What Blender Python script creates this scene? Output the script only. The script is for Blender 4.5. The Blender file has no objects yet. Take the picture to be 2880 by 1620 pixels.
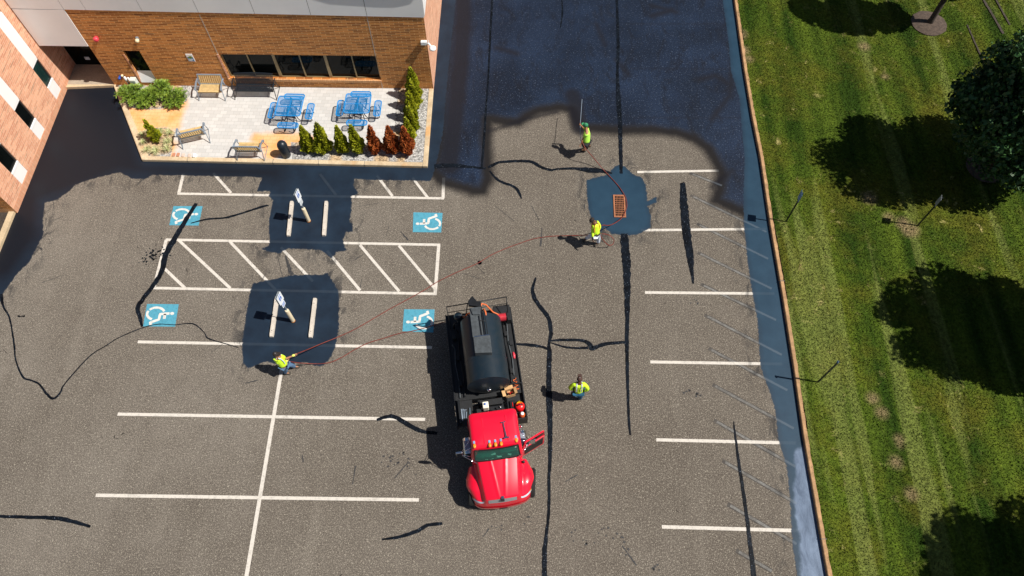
import bpy, bmesh, math, random
import numpy as np
from mathutils import Vector, Matrix, noise as mnoise
random.seed(7); rng = np.random.default_rng(7)
S = bpy.context.scene; COL = S.collection
rad = math.radians

# ------------------------------------------------------------------ camera, sky, sun, exposure
CAM_H = 25.7947
R = np.array([[0.99983876, -0.01517095, 0.00960711], [0.01790808, 0.88187886, -0.47113584], [-0.00132473, 0.47123192, 0.88200834]])
FPX = 2063.968
cd = bpy.data.cameras.new('camera'); cam = bpy.data.objects.new('camera', cd); COL.objects.link(cam)
cd.sensor_width = 36.0; cd.lens = 36.0 * FPX / 2880; cd.clip_start = 0.5; cd.clip_end = 2000
m4 = Matrix([list(R[i]) + [0] for i in range(3)] + [[0, 0, 0, 1]]); m4.translation = (0, 0, CAM_H)
cam.matrix_world = m4; S.camera = cam

SUN_EL, SHADOW_AZ = 55.0, 170.5          # the direction the shadows run, degrees from +X
w = bpy.data.worlds.new('World'); S.world = w; w.use_nodes = True
nt = w.node_tree; bg = nt.nodes['Background']; sky = nt.nodes.new('ShaderNodeTexSky')
sky.sky_type = 'NISHITA'; sky.sun_disc = False; sky.sun_elevation = rad(SUN_EL)
sd = Vector((math.cos(rad(SHADOW_AZ)) * math.cos(rad(SUN_EL)), math.sin(rad(SHADOW_AZ)) * math.cos(rad(SUN_EL)), -math.sin(rad(SUN_EL))))
sky.sun_rotation = math.atan2(-sd.x, -sd.y)
nt.links.new(sky.outputs[0], bg.inputs[0]); bg.inputs[1].default_value = 0.042
sl = bpy.data.lights.new('sun', 'SUN'); sl.energy = 4.6; sl.angle = rad(0.5); sl.color = (1.0, 0.95, 0.87)
so = bpy.data.objects.new('sun', sl); COL.objects.link(so); so.rotation_euler = sd.to_track_quat('-Z', 'Y').to_euler(); so.location = (20, -5, 40)
S.view_settings.view_transform = 'Standard'; S.view_settings.look = 'None'; S.view_settings.gamma = 1.0; S.view_settings.use_curve_mapping = False
S.view_settings.exposure = 0.35

# ------------------------------------------------------------------ photo survey: a ray through a photo point met with a plane
def ray(px, py):
    return R @ np.array([(px - 1440) / FPX, -(py - 810) / FPX, -1.0])
def G(px, py, z=0.0):
    d = ray(px, py); t = (z - CAM_H) / d[2]; return Vector((d[0] * t, d[1] * t, z))
def GX(px, py, x):
    d = ray(px, py); t = x / d[0]; return Vector((x, d[1] * t, CAM_H + d[2] * t))
def GY(px, py, y):
    d = ray(px, py); t = y / d[1]; return Vector((d[0] * t, y, CAM_H + d[2] * t))
def GO(px, py, z=0.0):                       # the same from the 2576-wide view
    return G(px * 1.11801, py * 1.11801, z)

# ------------------------------------------------------------------ object helpers
def tag(o, label=None, cat=None, group=None, kind=None):
    if label: o['label'] = label
    if cat: o['category'] = cat
    if group: o['group'] = group
    if kind: o['kind'] = kind
    return o
def empty(name, loc=(0, 0, 0), rz=0.0, label=None, cat=None, group=None):
    o = bpy.data.objects.new(name, None); COL.objects.link(o); o.location = loc; o.rotation_euler = (0, 0, rz)
    o.empty_display_size = 0.2
    return tag(o, label, cat, group)
class MB:
    def __init__(s): s.v = []; s.f = []; s.mi = []; s.m = 0
    def add(s, vs, fs):
        n = len(s.v); s.v += [tuple(p) for p in vs]; s.f += [tuple(i + n for i in f) for f in fs]; s.mi += [s.m] * len(fs); return s
    def box(s, x0, x1, y0, y1, z0, z1, M=None):
        vs = [Vector((x, y, z)) for z in (z0, z1) for y in (y0, y1) for x in (x0, x1)]
        if M is not None: vs = [M @ p for p in vs]
        return s.add(vs, [(0, 2, 3, 1), (4, 5, 7, 6), (0, 1, 5, 4), (2, 6, 7, 3), (0, 4, 6, 2), (1, 3, 7, 5)])
    def bar(s, a, b, w, h, up=(0, 0, 1)):
        a, b = Vector(a), Vector(b); d = (b - a); L = d.length
        if L < 1e-6: return s
        d /= L; u = Vector(up)
        if abs(d.dot(u)) > 0.98: u = Vector((1, 0, 0))
        x = d.cross(u).normalized(); z = x.cross(d)
        M = Matrix((x, d, z)).transposed().to_4x4(); M.translation = a
        return s.box(-w / 2, w / 2, 0, L, -h / 2, h / 2, M)
    def prism(s, poly, z0, z1):
        n = len(poly); vs = [(p[0], p[1], z0) for p in poly] + [(p[0], p[1], z1) for p in poly]
        ar = sum(poly[i][0] * poly[(i + 1) % n][1] - poly[(i + 1) % n][0] * poly[i][1] for i in range(n))
        if ar < 0: vs = [(p[0], p[1], z0) for p in poly[::-1]] + [(p[0], p[1], z1) for p in poly[::-1]]
        return s.add(vs, [tuple(range(n))[::-1], tuple(range(n, 2 * n))] + [(i, (i + 1) % n, (i + 1) % n + n, i + n) for i in range(n)])
    def tube(s, pts, r, n=8, cap=True):
        pts = [Vector(p) for p in pts]; N = len(pts)
        rs = r if hasattr(r, '__len__') else [r] * N
        vs = []; prev = None
        for i, p in enumerate(pts):
            d = (pts[min(i + 1, N - 1)] - pts[max(i - 1, 0)])
            if d.length < 1e-9: d = Vector((0, 0, 1))
            d.normalize()
            if prev is None:
                u = Vector((0, 0, 1)) if abs(d.z) < 0.9 else Vector((1, 0, 0)); x = d.cross(u).normalized()
            else:
                x = (prev - d * prev.dot(d))
                x = x.normalized() if x.length > 1e-6 else d.orthogonal().normalized()
            prev = x; y = d.cross(x)
            for k in range(n):
                a = 2 * math.pi * k / n; vs.append(p + (x * math.cos(a) + y * math.sin(a)) * rs[i])
        fs = [(i * n + k, i * n + (k + 1) % n, (i + 1) * n + (k + 1) % n, (i + 1) * n + k) for i in range(N - 1) for k in range(n)]
        if cap: fs += [tuple(range(n))[::-1], tuple(range((N - 1) * n, N * n))]
        return s.add(vs, fs)
    def lathe(s, prof, c=(0, 0, 0), n=16, M=None):
        vs = []
        for r, z in prof:
            for k in range(n):
                a = 2 * math.pi * k / n; p = Vector((r * math.cos(a), r * math.sin(a), z))
                vs.append((M @ p) if M is not None else p + Vector(c))
        N = len(prof)
        fs = [(i * n + k, i * n + (k + 1) % n, (i + 1) * n + (k + 1) % n, (i + 1) * n + k) for i in range(N - 1) for k in range(n)]
        fs += [tuple(range(n))[::-1], tuple(range((N - 1) * n, N * n))]
        return s.add(vs, fs)
    def ball(s, c, r, n=12, m=8, sc=(1, 1, 1), M=None):
        vs = []; c = Vector(c)
        for i in range(m + 1):
            t = math.pi * i / m
            for k in range(n):
                a = 2 * math.pi * k / n
                q = Vector((r * sc[0] * math.sin(t) * math.cos(a), r * sc[1] * math.sin(t) * math.sin(a), r * sc[2] * math.cos(t)))
                if M is not None: q = M @ q
                vs.append(c + q)
        fs = [(i * n + k, (i + 1) * n + k, (i + 1) * n + (k + 1) % n, i * n + (k + 1) % n) for i in range(m) for k in range(n)]
        return s.add(vs, fs)
    def grid(s, P, flip=False):             # P[i][j] of points
        a, b = len(P), len(P[0]); vs = [p for row in P for p in row]
        fs = [(i * b + j, i * b + j + 1, (i + 1) * b + j + 1, (i + 1) * b + j) for i in range(a - 1) for j in range(b - 1)]
        if flip: fs = [f[::-1] for f in fs]
        return s.add(vs, fs)
    def build(s, name, mat, parent=None, smooth=False, bevel=0.0, seg=2, auto=None):
        me = bpy.data.meshes.new(name); me.from_pydata([tuple(p) for p in s.v], [], s.f)
        mats = mat if isinstance(mat, (list, tuple)) else [mat]
        for m in mats: me.materials.append(m)
        if len(mats) > 1: me.polygons.foreach_set('material_index', s.mi)
        bm = bmesh.new(); bm.from_mesh(me)
        if smooth or bevel: bmesh.ops.remove_doubles(bm, verts=bm.verts, dist=1e-4)
        bmesh.ops.recalc_face_normals(bm, faces=bm.faces); bm.to_mesh(me); bm.free()
        if smooth: me.polygons.foreach_set('use_smooth', [True] * len(me.polygons))
        o = bpy.data.objects.new(name, me); COL.objects.link(o)
        if parent: o.parent = parent
        if bevel:
            b = o.modifiers.new('bevel', 'BEVEL'); b.width = bevel; b.segments = seg; b.limit_method = 'ANGLE'; b.angle_limit = rad(40)
        if smooth and auto:
            me.set_sharp_from_angle(angle=rad(auto))
        return o
def copy_tree(o, parent=None):
    c = o.copy(); COL.objects.link(c)
    if parent: c.parent = parent
    for ch in o.children: copy_tree(ch, c)
    return c
def quads(name, mat, C, U, V, parent=None):  # many leaf quads: centre, half axes (numpy)
    n = len(C); P = np.empty((n, 4, 3)); P[:, 0] = C - U - V; P[:, 1] = C + U - V * 0.6; P[:, 2] = C + U * 0.3 + V; P[:, 3] = C - U + V * 0.5
    me = bpy.data.meshes.new(name); me.vertices.add(4 * n); me.vertices.foreach_set('co', P.reshape(-1))
    me.loops.add(4 * n); me.loops.foreach_set('vertex_index', np.arange(4 * n, dtype=np.int32))
    me.polygons.add(n); me.polygons.foreach_set('loop_start', np.arange(0, 4 * n, 4, dtype=np.int32)); me.polygons.foreach_set('loop_total', np.full(n, 4, dtype=np.int32))
    me.materials.append(mat); me.update(); me.validate()
    o = bpy.data.objects.new(name, me); COL.objects.link(o)
    if parent: o.parent = parent
    return o

# ------------------------------------------------------------------ materials
class NT:
    def __init__(s, name):
        s.mat = bpy.data.materials.new(name); s.mat.use_nodes = True; s.t = s.mat.node_tree; s.b = s.t.nodes['Principled BSDF']
        s.co = None
    def n(s, t, **k):
        nd = s.t.nodes.new(t)
        for a, v in k.items(): setattr(nd, a, v)
        return nd
    def l(s, a, b): s.t.links.new(a, b)
    def pos(s):
        if s.co is None: s.co = s.n('ShaderNodeTexCoord').outputs['Object']
        return s.co
    def noise(s, scale, detail=3.0, rough=0.55, vec=None, dist=0.0):
        nd = s.n('ShaderNodeTexNoise'); nd.inputs['Scale'].default_value = scale; nd.inputs['Detail'].default_value = detail
        nd.inputs['Roughness'].default_value = rough; nd.inputs['Distortion'].default_value = dist
        s.l(vec if vec is not None else s.pos(), nd.inputs['Vector']); return nd.outputs['Fac']
    def maprange(s, v, a, b, c=0.0, d=1.0, smooth=False):
        nd = s.n('ShaderNodeMapRange'); nd.interpolation_type = 'SMOOTHSTEP' if smooth else 'LINEAR'; s.l(v, nd.inputs['Value'])
        for i, x in zip(('From Min', 'From Max', 'To Min', 'To Max'), (a, b, c, d)): nd.inputs[i].default_value = x
        return nd.outputs['Result']
    def math(s, op, a, b=None, c=None):
        nd = s.n('ShaderNodeMath', operation=op)
        for i, x in enumerate((a, b, c)):
            if x is None: continue
            if isinstance(x, (int, float)): nd.inputs[i].default_value = x
            else: s.l(x, nd.inputs[i])
        return nd.outputs[0]
    def mix(s, f, a, b, blend='MIX'):
        nd = s.n('ShaderNodeMix', data_type='RGBA', blend_type=blend)
        for i, x in ((0, f), (6, a), (7, b)):
            if isinstance(x, (int, float)): nd.inputs[i].default_value = x
            elif isinstance(x, (tuple, list)): nd.inputs[i].default_value = (*x, 1) if len(x) == 3 else x
            else: s.l(x, nd.inputs[i])
        return nd.outputs[2]
    def mapping(s, sc=(1, 1, 1), rot=(0, 0, 0), vec=None):
        nd = s.n('ShaderNodeMapping'); nd.inputs['Scale'].default_value = sc; nd.inputs['Rotation'].default_value = rot
        s.l(vec if vec is not None else s.pos(), nd.inputs['Vector']); return nd.outputs[0]
    def attr(s, name):
        nd = s.n('ShaderNodeAttribute'); nd.attribute_name = name; return nd.outputs['Fac']
    def bump(s, h, strength=0.3, dist=0.02):
        nd = s.n('ShaderNodeBump'); nd.inputs['Strength'].default_value = strength; nd.inputs['Distance'].default_value = dist
        s.l(h, nd.inputs['Height']); s.l(nd.outputs[0], s.b.inputs['Normal'])
    def out(s, col=None, rough=None, metal=None, spec=None):
        for k, x in (('Base Color', col), ('Roughness', rough), ('Metallic', metal), ('Specular IOR Level', spec)):
            if x is None: continue
            if isinstance(x, (int, float)): s.b.inputs[k].default_value = x
            elif isinstance(x, (tuple, list)): s.b.inputs[k].default_value = (*x, 1)
            else: s.l(x, s.b.inputs[k])
        return s.mat
def simple(name, c, rough=0.6, metal=0.0, var=0.15, scale=6.0, bump=0.0, spec=0.5, fine=None):
    t = NT(name); n = t.noise(scale, 4)
    lo = tuple(x * (1 - var) for x in c); hi = tuple(min(1, x * (1 + var)) for x in c)
    col = t.mix(t.maprange(n, 0.3, 0.7), lo, hi)
    if fine: col = t.mix(t.maprange(t.noise(fine, 2), 0.35, 0.65, 0, 0.5), col, tuple(x * 0.6 for x in c))
    if bump: t.bump(t.noise(scale * 6, 3), bump, 0.01)
    return t.out(col, rough, metal, spec)

def ground_nodes(t, base, base_rough=0.85, cover=1.0):
    """sealcoat layers driven by the signed distances stored on the mesh"""
    fine = t.noise(24, 2, 0.6); mid = t.noise(7, 3, 0.6)
    seal = t.attr('seal'); spray = t.attr('spray'); sheen = t.attr('sheen'); dark = t.attr('dark')
    wob = t.math('ADD', t.math('MULTIPLY', t.math('SUBTRACT', mid, 0.5), 0.16), t.math('MULTIPLY', t.math('SUBTRACT', fine, 0.5), 0.05))
    # dry smears round the brushed patches
    st = t.noise(1.0, 4, 0.65, t.mapping((2.6, 1.3, 1), (0, 0, 0.6)), 0.6)
    smear = t.math('MULTIPLY', t.maprange(seal, -0.75, -0.02, 0, 1), t.maprange(st, 0.50, 0.62, 0, 0.75, True))
    col = t.mix(smear, base, (0.020, 0.022, 0.026))
    # sprayed coat: dark soft rim, then blue-black with pale aggregate speckle
    sw = t.math('ADD', spray, t.math('MULTIPLY', t.math('SUBTRACT', t.noise(1.7, 3), 0.5), 0.22))
    rim = t.maprange(sw, -0.48, 0.04, 0, 1, True)
    col = t.mix(t.math('MULTIPLY', rim, 0.97), col, (0.012, 0.011, 0.012))
    big = t.noise(0.35, 3, 0.5); blot = t.noise(1.3, 4, 0.6)
    spc = t.mix(t.maprange(big, 0.35, 0.68), (0.0055, 0.0098, 0.021), (0.0115, 0.0215, 0.046))
    spc = t.mix(t.maprange(t.noise(0.9, 5, 0.65, t.mapping((1.6, 0.7, 1)), 0.8), 0.50, 0.66, 0, 0.75), spc, (0.0055, 0.0070, 0.0125))
    sparkle = t.maprange(t.noise(14, 2, 0.8), 0.61, 0.68, 0, 0.7)
    spc = t.mix(sparkle, spc, (0.10, 0.125, 0.175))
    grain = t.maprange(t.noise(17, 4, 0.95), 0.34, 0.66, 0.25, 1.9)
    spc = t.mix(1.0, spc, t_rgb(t, grain), 'MULTIPLY')
    inner = t.maprange(sw, 0.10, 0.55, 0, 1, True)
    col = t.mix(inner, col, spc)
    dk = t.maprange(dark, -0.30, 0.10, 0, 0.85, True)
    col = t.mix(dk, col, (0.009, 0.009, 0.013))
    # brushed coat: even, blue-black
    ss = t.math('ADD', seal, wob)
    sm = t.maprange(ss, -0.025, 0.025, 0, 1, True)
    brc = t.mix(t.maprange(blot, 0.3, 0.7), (0.0085, 0.0155, 0.028), (0.0135, 0.027, 0.048))
    wet = t.attr('wet')
    brc = t.mix(t.maprange(wet, -0.5, 0.5, 0, 1), brc, (0.0065, 0.0085, 0.014))
    teal = t.attr('teal')
    brc = t.mix(t.maprange(teal, -0.2, 0.2, 0, 1), brc, t.mix(t.maprange(blot, 0.3, 0.7), (0.012, 0.037, 0.067), (0.018, 0.050, 0.086)))
    shc = t.mix(t.maprange(t.noise(1.4, 6, 0.75, t.mapping((2.2, 0.8, 1)), 0.5), 0.36, 0.66), (0.060, 0.092, 0.15), (0.15, 0.205, 0.30))  # pale blue sky glare on the wet coat, painted into the colour
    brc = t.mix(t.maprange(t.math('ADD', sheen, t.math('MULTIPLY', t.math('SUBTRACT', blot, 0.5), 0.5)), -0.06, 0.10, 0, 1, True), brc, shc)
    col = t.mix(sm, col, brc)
    if cover < 1.0: col = t.mix(t.math('MULTIPLY', t.math('MAXIMUM', sm, rim), 1.0 - cover), col, (0.16, 0.19, 0.22))
    allm = t.math('MAXIMUM', sm, inner)
    t.bump(t.noise(40, 2), 0.35, 0.01)
    t.out(col, t.mix(allm, (base_rough,) * 3, (0.50,) * 3), spec=t.maprange(allm, 0, 1, 0.10, 0.26))
    return t.mat
def t_rgb(t, v):
    nd = t.n('ShaderNodeCombineXYZ')
    for i in range(3): t.l(v, nd.inputs[i])
    return nd.outputs[0]

def asphalt_mat():
    t = NT('asphalt')
    big = t.noise(0.22, 4, 0.6); mid = t.noise(1.6, 4, 0.6)
    c = t.mix(t.maprange(big, 0.3, 0.7), (0.112, 0.095, 0.079), (0.168, 0.147, 0.125))
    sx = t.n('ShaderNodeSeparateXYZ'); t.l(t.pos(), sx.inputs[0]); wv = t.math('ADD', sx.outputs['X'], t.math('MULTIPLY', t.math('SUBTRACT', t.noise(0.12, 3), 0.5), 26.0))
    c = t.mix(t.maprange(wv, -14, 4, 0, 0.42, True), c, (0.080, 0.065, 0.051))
    tr = t.noise(0.55, 4, 0.6, t.mapping((1.6, 0.16, 1), (0, 0, rad(-2))), 0.4); c = t.mix(t.maprange(tr, 0.56, 0.72, 0, 0.30), c, (0.21, 0.185, 0.155)); c = t.mix(t.maprange(tr, 0.44, 0.32, 0, 0.30), c, (0.082, 0.068, 0.056))
    c = t.mix(t.maprange(mid, 0.45, 0.8, 0, 0.35), c, (0.075, 0.062, 0.050))
    gr = t.math('MULTIPLY', t.maprange(t.noise(26, 3, 0.9), 0.30, 0.70, 0.35, 1.65), t.maprange(t.noise(14, 4, 1.0), 0.34, 0.66, 0.72, 1.28))
    c = t.mix(1.0, c, t_rgb(t, gr), 'MULTIPLY')
    lt = t.math('MAXIMUM', t.maprange(t.noise(33, 2, 0.6), 0.57, 0.67, 0, 0.85), t.maprange(t.noise(16, 2, 0.8), 0.60, 0.66, 0, 0.80))
    c = t.mix(lt, c, (0.40, 0.36, 0.29))
    dk = t.maprange(t.noise(30, 2, 0.5), 0.36, 0.27, 0, 0.6)
    c = t.mix(dk, c, (0.03, 0.027, 0.024))
    # drips and stains
    sp = t.maprange(t.noise(3.4, 3, 0.5, None, 1.0), 0.735, 0.77, 0, 0.8, True)
    c = t.mix(sp, c, (0.025, 0.022, 0.02))
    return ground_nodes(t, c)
def line_mat(name='white_paint', c=(0.62, 0.575, 0.515)):
    t = NT(name)
    wear = t.math('MAXIMUM', t.maprange(t.noise(9, 5, 0.75), 0.50, 0.68, 0, 0.6), t.maprange(t.noise(1.3, 5, 0.8), 0.56, 0.66, 0, 0.55))
    c = t.mix(wear, c, tuple(x * 0.45 for x in c))
    c = t.mix(t.maprange(t.noise(28, 2), 0.62, 0.72, 0, 0.5), c, (0.16, 0.14, 0.12))
    return ground_nodes(t, c, 0.7, 0.93)
def ghost_mat():
    t = NT('faded_paint')
    c = t.mix(t.maprange(t.noise(3, 4, 0.7), 0.35, 0.62), (0.115, 0.107, 0.098), (0.195, 0.19, 0.178))
    c = t.mix(1.0, c, t_rgb(t, t.maprange(t.noise(19, 3, 0.8), 0.3, 0.7, 0.7, 1.3)), 'MULTIPLY')
    return ground_nodes(t, c, 0.85, 0.72)
def ghost_edge_mat():
    t = NT('faded_paint_edge'); c = t.mix(t.maprange(t.noise(4, 4, 0.7), 0.4, 0.6), (0.060, 0.055, 0.051), (0.10, 0.09, 0.08)); return ground_nodes(t, c, 0.85, 0.97)
def sealant_mat():
    t = NT('crack_sealant')
    c = t.mix(t.maprange(t.noise(3, 3), 0.35, 0.7), (0.0035, 0.0045, 0.0065), (0.008, 0.012, 0.019))
    c = t.mix(t.maprange(t.noise(26, 1), 0.70, 0.76, 0, 0.7), c, (0.22, 0.26, 0.33))  # pale flecks paint the sparkle of the gloss into the colour
    t.bump(t.noise(14, 3), 0.4, 0.02)
    return t.out(c, 0.45, spec=0.08)

def brick_mat(name, axis, c1, c2, mortar, soldier=False, dark=(0.10, 0.04, 0.03)):
    t = NT(name); sep = t.n('ShaderNodeSeparateXYZ'); t.l(t.pos(), sep.inputs[0]); cmb = t.n('ShaderNodeCombineXYZ')
    h = sep.outputs['X'] if axis == 'x' else sep.outputs['Y']
    if soldier: t.l(sep.outputs['Z'], cmb.inputs[0]); t.l(h, cmb.inputs[1])
    else: t.l(h, cmb.inputs[0]); t.l(sep.outputs['Z'], cmb.inputs[1])
    b = t.n('ShaderNodeTexBrick'); t.l(cmb.outputs[0], b.inputs['Vector'])
    b.inputs['Scale'].default_value = 1.0; b.inputs['Brick Width'].default_value = 0.40; b.inputs['Row Height'].default_value = 0.088
    b.inputs['Mortar Size'].default_value = 0.009; b.inputs['Mortar Smooth'].default_value = 0.4; b.inputs['Bias'].default_value = 0.0
    b.inputs['Color1'].default_value = (0, 0, 0, 1); b.inputs['Color2'].default_value = (1, 1, 1, 1); b.inputs['Mortar'].default_value = (0.5, 0.5, 0.5, 1)
    v = t.maprange(b.outputs['Color'], 0.0, 1.0)
    st = t.noise(1.0, 3, 0.6, t.mapping((1.1, 10, 1), vec=cmb.outputs[0])); lg = t.noise(0.7, 3, 0.5, cmb.outputs[0])
    f = t.math('ADD', t.math('MULTIPLY', v, 0.6), t.math('MULTIPLY', t.maprange(st, 0.3, 0.7), 0.40)); f = t.maprange(f, 0.15, 0.85)
    c = t.mix(f, c1, c2)
    c = t.mix(t.maprange(st, 0.56, 0.66, 0, 0.75), c, dark)
    c = t.mix(t.maprange(lg, 0.4, 0.75, 0, 0.35), c, c1)
    c = t.mix(b.outputs['Fac'], c, mortar)
    bm_ = t.math('SUBTRACT', 1.0, b.outputs['Fac']); t.bump(bm_, 0.5, 0.01)
    return t.out(c, 0.85)

def grass_mat(name='lawn', blade=False):
    t = NT(name); P = t.pos()
    along = t.mapping((1, 0.10, 1), (0, 0, rad(3)), P)
    strip = t.noise(1.15, 3, 0.5, along); pat = t.noise(0.30, 5, 0.65); fine = t.noise(9, 4, 0.8); mid = t.noise(2.2, 4, 0.7)
    c = t.mix(t.maprange(strip, 0.36, 0.64), (0.024, 0.052, 0.003), (0.088, 0.130, 0.011))
    c = t.mix(t.maprange(pat, 0.46, 0.66, 0, 0.75), c, (0.120, 0.112, 0.012))
    c = t.mix(t.maprange(mid, 0.50, 0.70, 0, 0.5), c, (0.030, 0.062, 0.004))
    # pale thin turf along the mower lanes and dry specks
    lane = t.maprange(t.noise(0.9, 3, 0.5, t.mapping((1, 0.06, 1), (0, 0, rad(5)), P)), 0.57, 0.63, 0, 0.55)
    c = t.mix(lane, c, (0.19, 0.22, 0.055))
    dry = t.math('MULTIPLY', t.maprange(t.noise(1.8, 5, 0.75, None, 0.5), 0.60, 0.70, 0, 0.85), t.maprange(pat, 0.42, 0.58))
    c = t.mix(dry, c, (0.42, 0.36, 0.14))
    bare = t.maprange(t.attr('bare'), -0.3, 0.3, 0, 0.9, True) if not blade else 0.0
    c = t.mix(bare, c, (0.26, 0.19, 0.10))
    c = t.mix(1.0, c, t_rgb(t, t.maprange(fine, 0.3, 0.7, 0.45, 1.6)), 'MULTIPLY')
    if blade:
        t.b.inputs['Subsurface Weight'].default_value = 0.0
    t.bump(t.noise(12, 4, 0.8), 0.9, 0.06)
    return t.out(c, 0.9, spec=0.15)

M = {}
M['asphalt'] = asphalt_mat(); M['line'] = line_mat(); M['ghost'] = ghost_mat(); M['ghost_edge'] = ghost_edge_mat(); M['sealant'] = sealant_mat()
M['blue_paint'] = line_mat('blue_paint', (0.085, 0.32, 0.43))
M['symbol'] = line_mat('symbol_paint', (0.66, 0.64, 0.60))
M['brick_wing'] = brick_mat('wing_brick', 'y', (0.62, 0.25, 0.14), (0.90, 0.50, 0.31), (0.76, 0.56, 0.42), dark=(0.34, 0.18, 0.11))  # the brick's sunlit salmon look is painted into this colour
M['brick_wing_soldier'] = brick_mat('wing_brick_soldier', 'y', (0.62, 0.26, 0.14), (0.72, 0.38, 0.23), (0.60, 0.40, 0.28), True, dark=(0.5, 0.26, 0.15))
M['brick_front'] = brick_mat('facade_brick', 'x', (0.30, 0.085, 0.012), (0.78, 0.30, 0.065), (0.90, 0.58, 0.25), dark=(0.055, 0.022, 0.018))  # same brick, darker: the grazing light is painted into its colour
M['brick_front_soldier'] = brick_mat('facade_brick_soldier', 'x', (0.62, 0.30, 0.12), (0.75, 0.42, 0.2), (0.5, 0.25, 0.1), True, dark=(0.4, 0.2, 0.1))
M['panel'] = simple('grey_metal_panel', (0.90, 0.91, 0.91), 0.35, var=0.04, scale=0.8, spec=1.0)
M['white_panel'] = simple('white_panel', (0.86, 0.85, 0.84), 0.5, var=0.03, scale=1.0)
M['seam'] = simple('dark_seam', (0.12, 0.115, 0.11), 0.8)
M['frame_bronze'] = simple('bronze_frame', (0.30, 0.23, 0.12), 0.4, 0.3, 0.1)
M['curb'] = simple('concrete_curb', (0.60, 0.46, 0.29), 0.85, var=0.14, scale=2.5, bump=0.3, fine=22)
M['slab'] = simple('concrete_slab', (0.40, 0.33, 0.25), 0.85, var=0.15, scale=1.5, bump=0.2, fine=20)
M['lawn'] = grass_mat(); M['blades'] = grass_mat('grass_blades', True)
M['mulch'] = simple('dark_mulch', (0.055, 0.042, 0.032), 0.95, var=0.5, scale=14, bump=0.9, fine=30)
def glass_mat(name, c, rough=0.06, spec=0.4):
    t = NT(name); col = t.mix(t.maprange(t.noise(0.8, 3), 0.35, 0.7), c, tuple(x * 0.5 for x in c)); return t.out(col, rough, spec=spec)
M['glass'] = glass_mat('dark_window_glass', (0.004, 0.006, 0.006), spec=0.12); M['glass_green'] = glass_mat('green_window_glass', (0.012, 0.045, 0.042))

# ------------------------------------------------------------------ survey outlines on the ground (photo px, 2880 wide)
def pts(L, f=G): return [(p.x, p.y) for p in (f(*q) for q in L)]
def offs(L, ox, oy, sc): return [(ox + x / sc, oy + y / sc) for x, y in L]
def o2n(L): return [(x * 1.11801, y * 1.11801) for x, y in L]
CURB = o2n([(1840, -60), (1845, 0), (1870, 180), (1890, 300), (1910, 400), (1935, 570), (1966, 750), (1994, 930), (2018, 1100), (2040, 1230), (2064, 1370), (2078, 1449), (2090, 1530)])
BAND = ([(199, 222), (325, 234), (400, 452), (1202, 470), (1219, 248), (1246, -40), (1282, -40), (1282, 0), (1270, 110), (1258, 224), (1246, 370), (1232, 440), (1215, 500)] +
        [(1210, 509), (1166, 507.6), (1055, 506.5), (996, 503), (994.6, 524), (1009, 544), (989, 551), (989, 590), (982.5, 623.5), (993, 630), (991, 652), (973.7, 652), (965, 674), (968, 690), (976, 705), (945, 709.6), (934, 727),
         (914, 712), (901, 703), (857, 701), (812, 698.6), (786, 712), (764, 710), (733, 701), (757, 692), (758, 668), (756, 634.6), (759.5, 603.6), (768, 564), (757, 553), (759.5, 537), (722, 538.5), (737, 500), (708, 497.5),
         (522, 494), (428.6, 492), (410, 503), (373, 503), (352, 492), (335, 484.5), (300, 493), (261, 503), (230, 512), (209, 522), (197.5, 536), (160, 562), (127, 569), (120, 620), (123, 659), (101, 700), (82, 737), (45, 774), (7.5, 827), (0, 850), (-300, 900), (-300, 500)])
PATCH2 = [(712, 797), (749, 789), (823.6, 774), (905.6, 772.6), (920.5, 767), (935, 789), (952, 819), (954, 853), (952, 927), (943, 976), (928, 1009), (905, 1030), (884, 1028), (861.5, 1019), (814, 1022), (777.6, 1023), (746.6, 1017), (718.6, 1028), (700, 1036), (684, 1020), (680, 976), (689, 909), (700.6, 834)]
PATCH3 = [(1649, 506), (1680, 498), (1710.6, 491), (1728, 468), (1745, 462), (1759, 469.6), (1781.4, 492), (1804, 498.6), (1817, 521), (1820.5, 566), (1848, 553), (1846, 569), (1822, 580), (1830, 607), (1830, 640), (1796, 659), (1759, 662), (1720, 658), (1700, 640), (1688, 655), (1669.6, 629), (1656.6, 592), (1651, 554)]
STRIP_IN = [(2028, -60), (2032, 0), (2047, 99), (2056, 199), (2080, 278), (2086, 348), (2094, 447), (2091, 546), (2092, 625), (2102, 730), (2112, 800), (2131, 906), (2139, 1030), (2160, 1090), (2181, 1155), (2189, 1235), (2212, 1310), (2222, 1403), (2228, 1527), (2243, 1620), (2250, 1700)]
STRIP = STRIP_IN + [(x + 14, y) for x, y in CURB[::-1]]
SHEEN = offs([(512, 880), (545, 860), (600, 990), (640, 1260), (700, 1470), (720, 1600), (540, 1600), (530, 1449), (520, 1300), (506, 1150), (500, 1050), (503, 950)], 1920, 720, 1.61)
SPRAY = o2n([(1124, -60), (1126, 0), (1120, 100), (1110, 200), (1102, 330), (1090, 400), (1085, 430), (1112, 462), (1150, 472), (1190, 484), (1216, 482), (1232, 452), (1228, 380), (1226, 350), (1232, 303), (1268, 309), (1306, 310), (1327, 293), (1357, 280), (1407, 273), (1437, 277), (1443, 293), (1453, 317), (1463, 326), (1500, 327), (1560, 332), (1640, 330), (1700, 336), (1745, 350), (1780, 378), (1800, 412), (1812, 440), (1806, 478), (1796, 506), (1830, 520), (1872, 538)]) + [(2125, 612), (2140, 447), (2120, 340), (2090, 190), (2058, 0), (2054, -60)]
WETP = [(100, 150), (330, 230), (405, 455), (800, 465), (800, 510), (430, 495), (330, 490), (200, 540), (120, 570), (120, 660), (40, 780), (-300, 900), (-300, 400)]
TEALP = [PATCH3, STRIP]

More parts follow.
